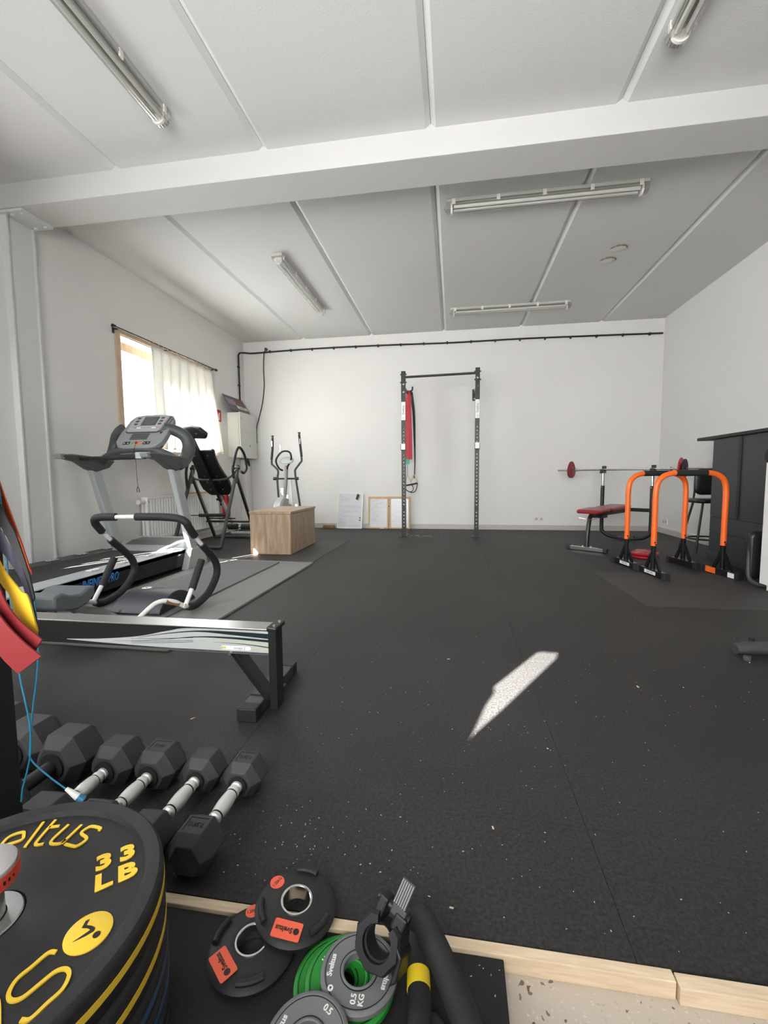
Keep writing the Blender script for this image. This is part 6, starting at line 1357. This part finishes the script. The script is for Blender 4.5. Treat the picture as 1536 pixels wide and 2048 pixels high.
band('navy blue band hanging behind the yellow one', [(-1.021, 0.730, 1.09), (-0.941, 0.725, 0.844), (-0.901, 0.725, 0.766), (-0.862, 0.735, 0.698), (-0.848, 0.744, 0.643), (-0.840, 0.743, 0.587)], [(-1.002, 0.733, 1.09), (-0.921, 0.730, 0.889), (-0.901, 0.728, 0.818), (-0.873, 0.735, 0.753), (-0.846, 0.745, 0.678), (-0.824, 0.744, 0.577)], 'band_navy')
band('yellow band hanging at the left edge above the red one', [(-0.991, 0.722, 1.062), (-0.913, 0.711, 0.773), (-0.865, 0.71, 0.676), (-0.845, 0.711, 0.647), (-0.834, 0.71, 0.61), (-0.794, 0.713, 0.57)], [(-0.962, 0.727, 1.062), (-0.884, 0.717, 0.792), (-0.865, 0.713, 0.713), (-0.826, 0.715, 0.657), (-0.81, 0.716, 0.642), (-0.792, 0.714, 0.577)], 'band_yellow')
band('broad red band hanging lowest and nearest at the left edge', [(-0.965, 0.694, 1.037), (-0.89, 0.68, 0.721), (-0.834, 0.68, 0.613), (-0.797, 0.683, 0.576), (-0.769, 0.685, 0.551)], [(-0.928, 0.7, 1.037), (-0.862, 0.687, 0.757), (-0.834, 0.684, 0.669), (-0.806, 0.684, 0.618), (-0.756, 0.689, 0.571)], 'band_red',
     ([(-0.95, 0.675, 1.024), (-0.867, 0.657, 0.643), (-0.813, 0.658, 0.552), (-0.779, 0.66, 0.518)], [(-0.905, 0.682, 1.024), (-0.85, 0.664, 0.697), (-0.814, 0.664, 0.624), (-0.773, 0.666, 0.578), (-0.738, 0.669, 0.549)]))
t = thing('jump_rope', 'thin blue jump rope hanging down to the plate stack', 'jump rope', (-0.93, 0.82, 0.70))
bm = new(); tube(bm, [(-1.08, 0.835, 1.15), (-0.97, 0.828, 0.80), (-0.93, 0.823, 0.692), (-0.919, 0.821, 0.637), (-0.91, 0.818, 0.593), (-0.903, 0.812, 0.505), (-0.905, 0.806, 0.439), (-0.914, 0.799, 0.363), (-0.92, 0.792, 0.286), (-0.916, 0.789, 0.253), (-0.876, 0.793, 0.214), (-0.84, 0.796, 0.188)], 0.0017, 8, n=6); mobj('rope', bm, 'cord', t, world=True, smooth=True)
bm = new(); tube(bm, [(-0.95, 0.79, 1.05), (-0.92, 0.775, 0.60), (-0.905, 0.768, 0.463), (-0.893, 0.765, 0.405), (-0.882, 0.762, 0.352), (-0.88, 0.758, 0.299), (-0.887, 0.754, 0.257), (-0.897, 0.749, 0.217), (-0.90, 0.747, 0.19)], 0.0017, 8, n=6); mobj('rope', bm, 'cord', t, world=True, smooth=True)
bm = new(); tube(bm, [(-0.838, 0.794, 0.191), (-0.812, 0.797, 0.172)], [0.004, 0.008], 12); mobj('handle', bm, 'offwhite', t, world=True, smooth=True)
bm = new(); tube(bm, [(-0.812, 0.797, 0.172), (-0.800, 0.799, 0.164)], [0.008, 0.0085], 12); mobj('handle_tip', bm, 'cord', t, world=True, smooth=True)

# ---- lint and rubber crumbs on the floor
bm = new(); rnd = random.Random(11)
def speck(x, y, s, z=0.0005):
    a = rnd.uniform(0, PI); k = rnd.uniform(1.0, 2.6)
    c, q = math.cos(a), math.sin(a); pts = []
    for u, v in ((-k, -0.6), (k * 0.8, -0.8), (k, 0.5), (-k * 0.7, 0.9)): pts.append((x + (u * c - v * q) * s, y + (u * q + v * c) * s, z))
    prism(bm, pts, (0, 0, s * 0.8))
for k in range(330):
    x = rnd.uniform(-0.5, 1.5); y = 0.8 + abs(rnd.gauss(0, 1.1)); speck(x, min(y, 6.8), rnd.uniform(0.0005, 0.0011))
for k in range(45): speck(rnd.gauss(-0.45, 0.13), rnd.gauss(6.35, 0.04), rnd.uniform(0.002, 0.004))
for k in range(60): speck(rnd.gauss(-0.35, 0.12), rnd.gauss(0.93, 0.08), rnd.uniform(0.0006, 0.0012))
for x, y, s in ((0.75, 1.88, 0.003), (0.93, 1.9, 0.0025), (-0.02, 2.05, 0.003), (0.0, 0.83, 0.002), (1.15, 1.75, 0.003), (1.35, 2.2, 0.003), (0.3, 1.4, 0.002), (0.10, 1.05, 0.0025)): speck(x, y, s)
for k in range(30): speck(rnd.uniform(-0.05, 0.09), rnd.uniform(0.55, 0.75), rnd.uniform(0.0006, 0.0011), MZ + 0.0003)
o = mobj('lint_specks', bm, 'dust'); o['kind'] = 'stuff'; o['label'] = 'pale lint specks scattered over the black rubber floor'; o['category'] = 'lint'
t = thing('straw_chip', 'single straw coloured chip on the floor between the dumbbells and the rower leg', 'chip', (-0.93, 1.40, 0.001), rz=0.9)
bm = new(); prism(bm, [(-0.009, 0, 0), (-0.003, -0.0022, 0), (0.009, 0, 0), (0, 0.0025, 0)], (0, 0, 0.0012)); mobj('chip', bm, 'straw', t)
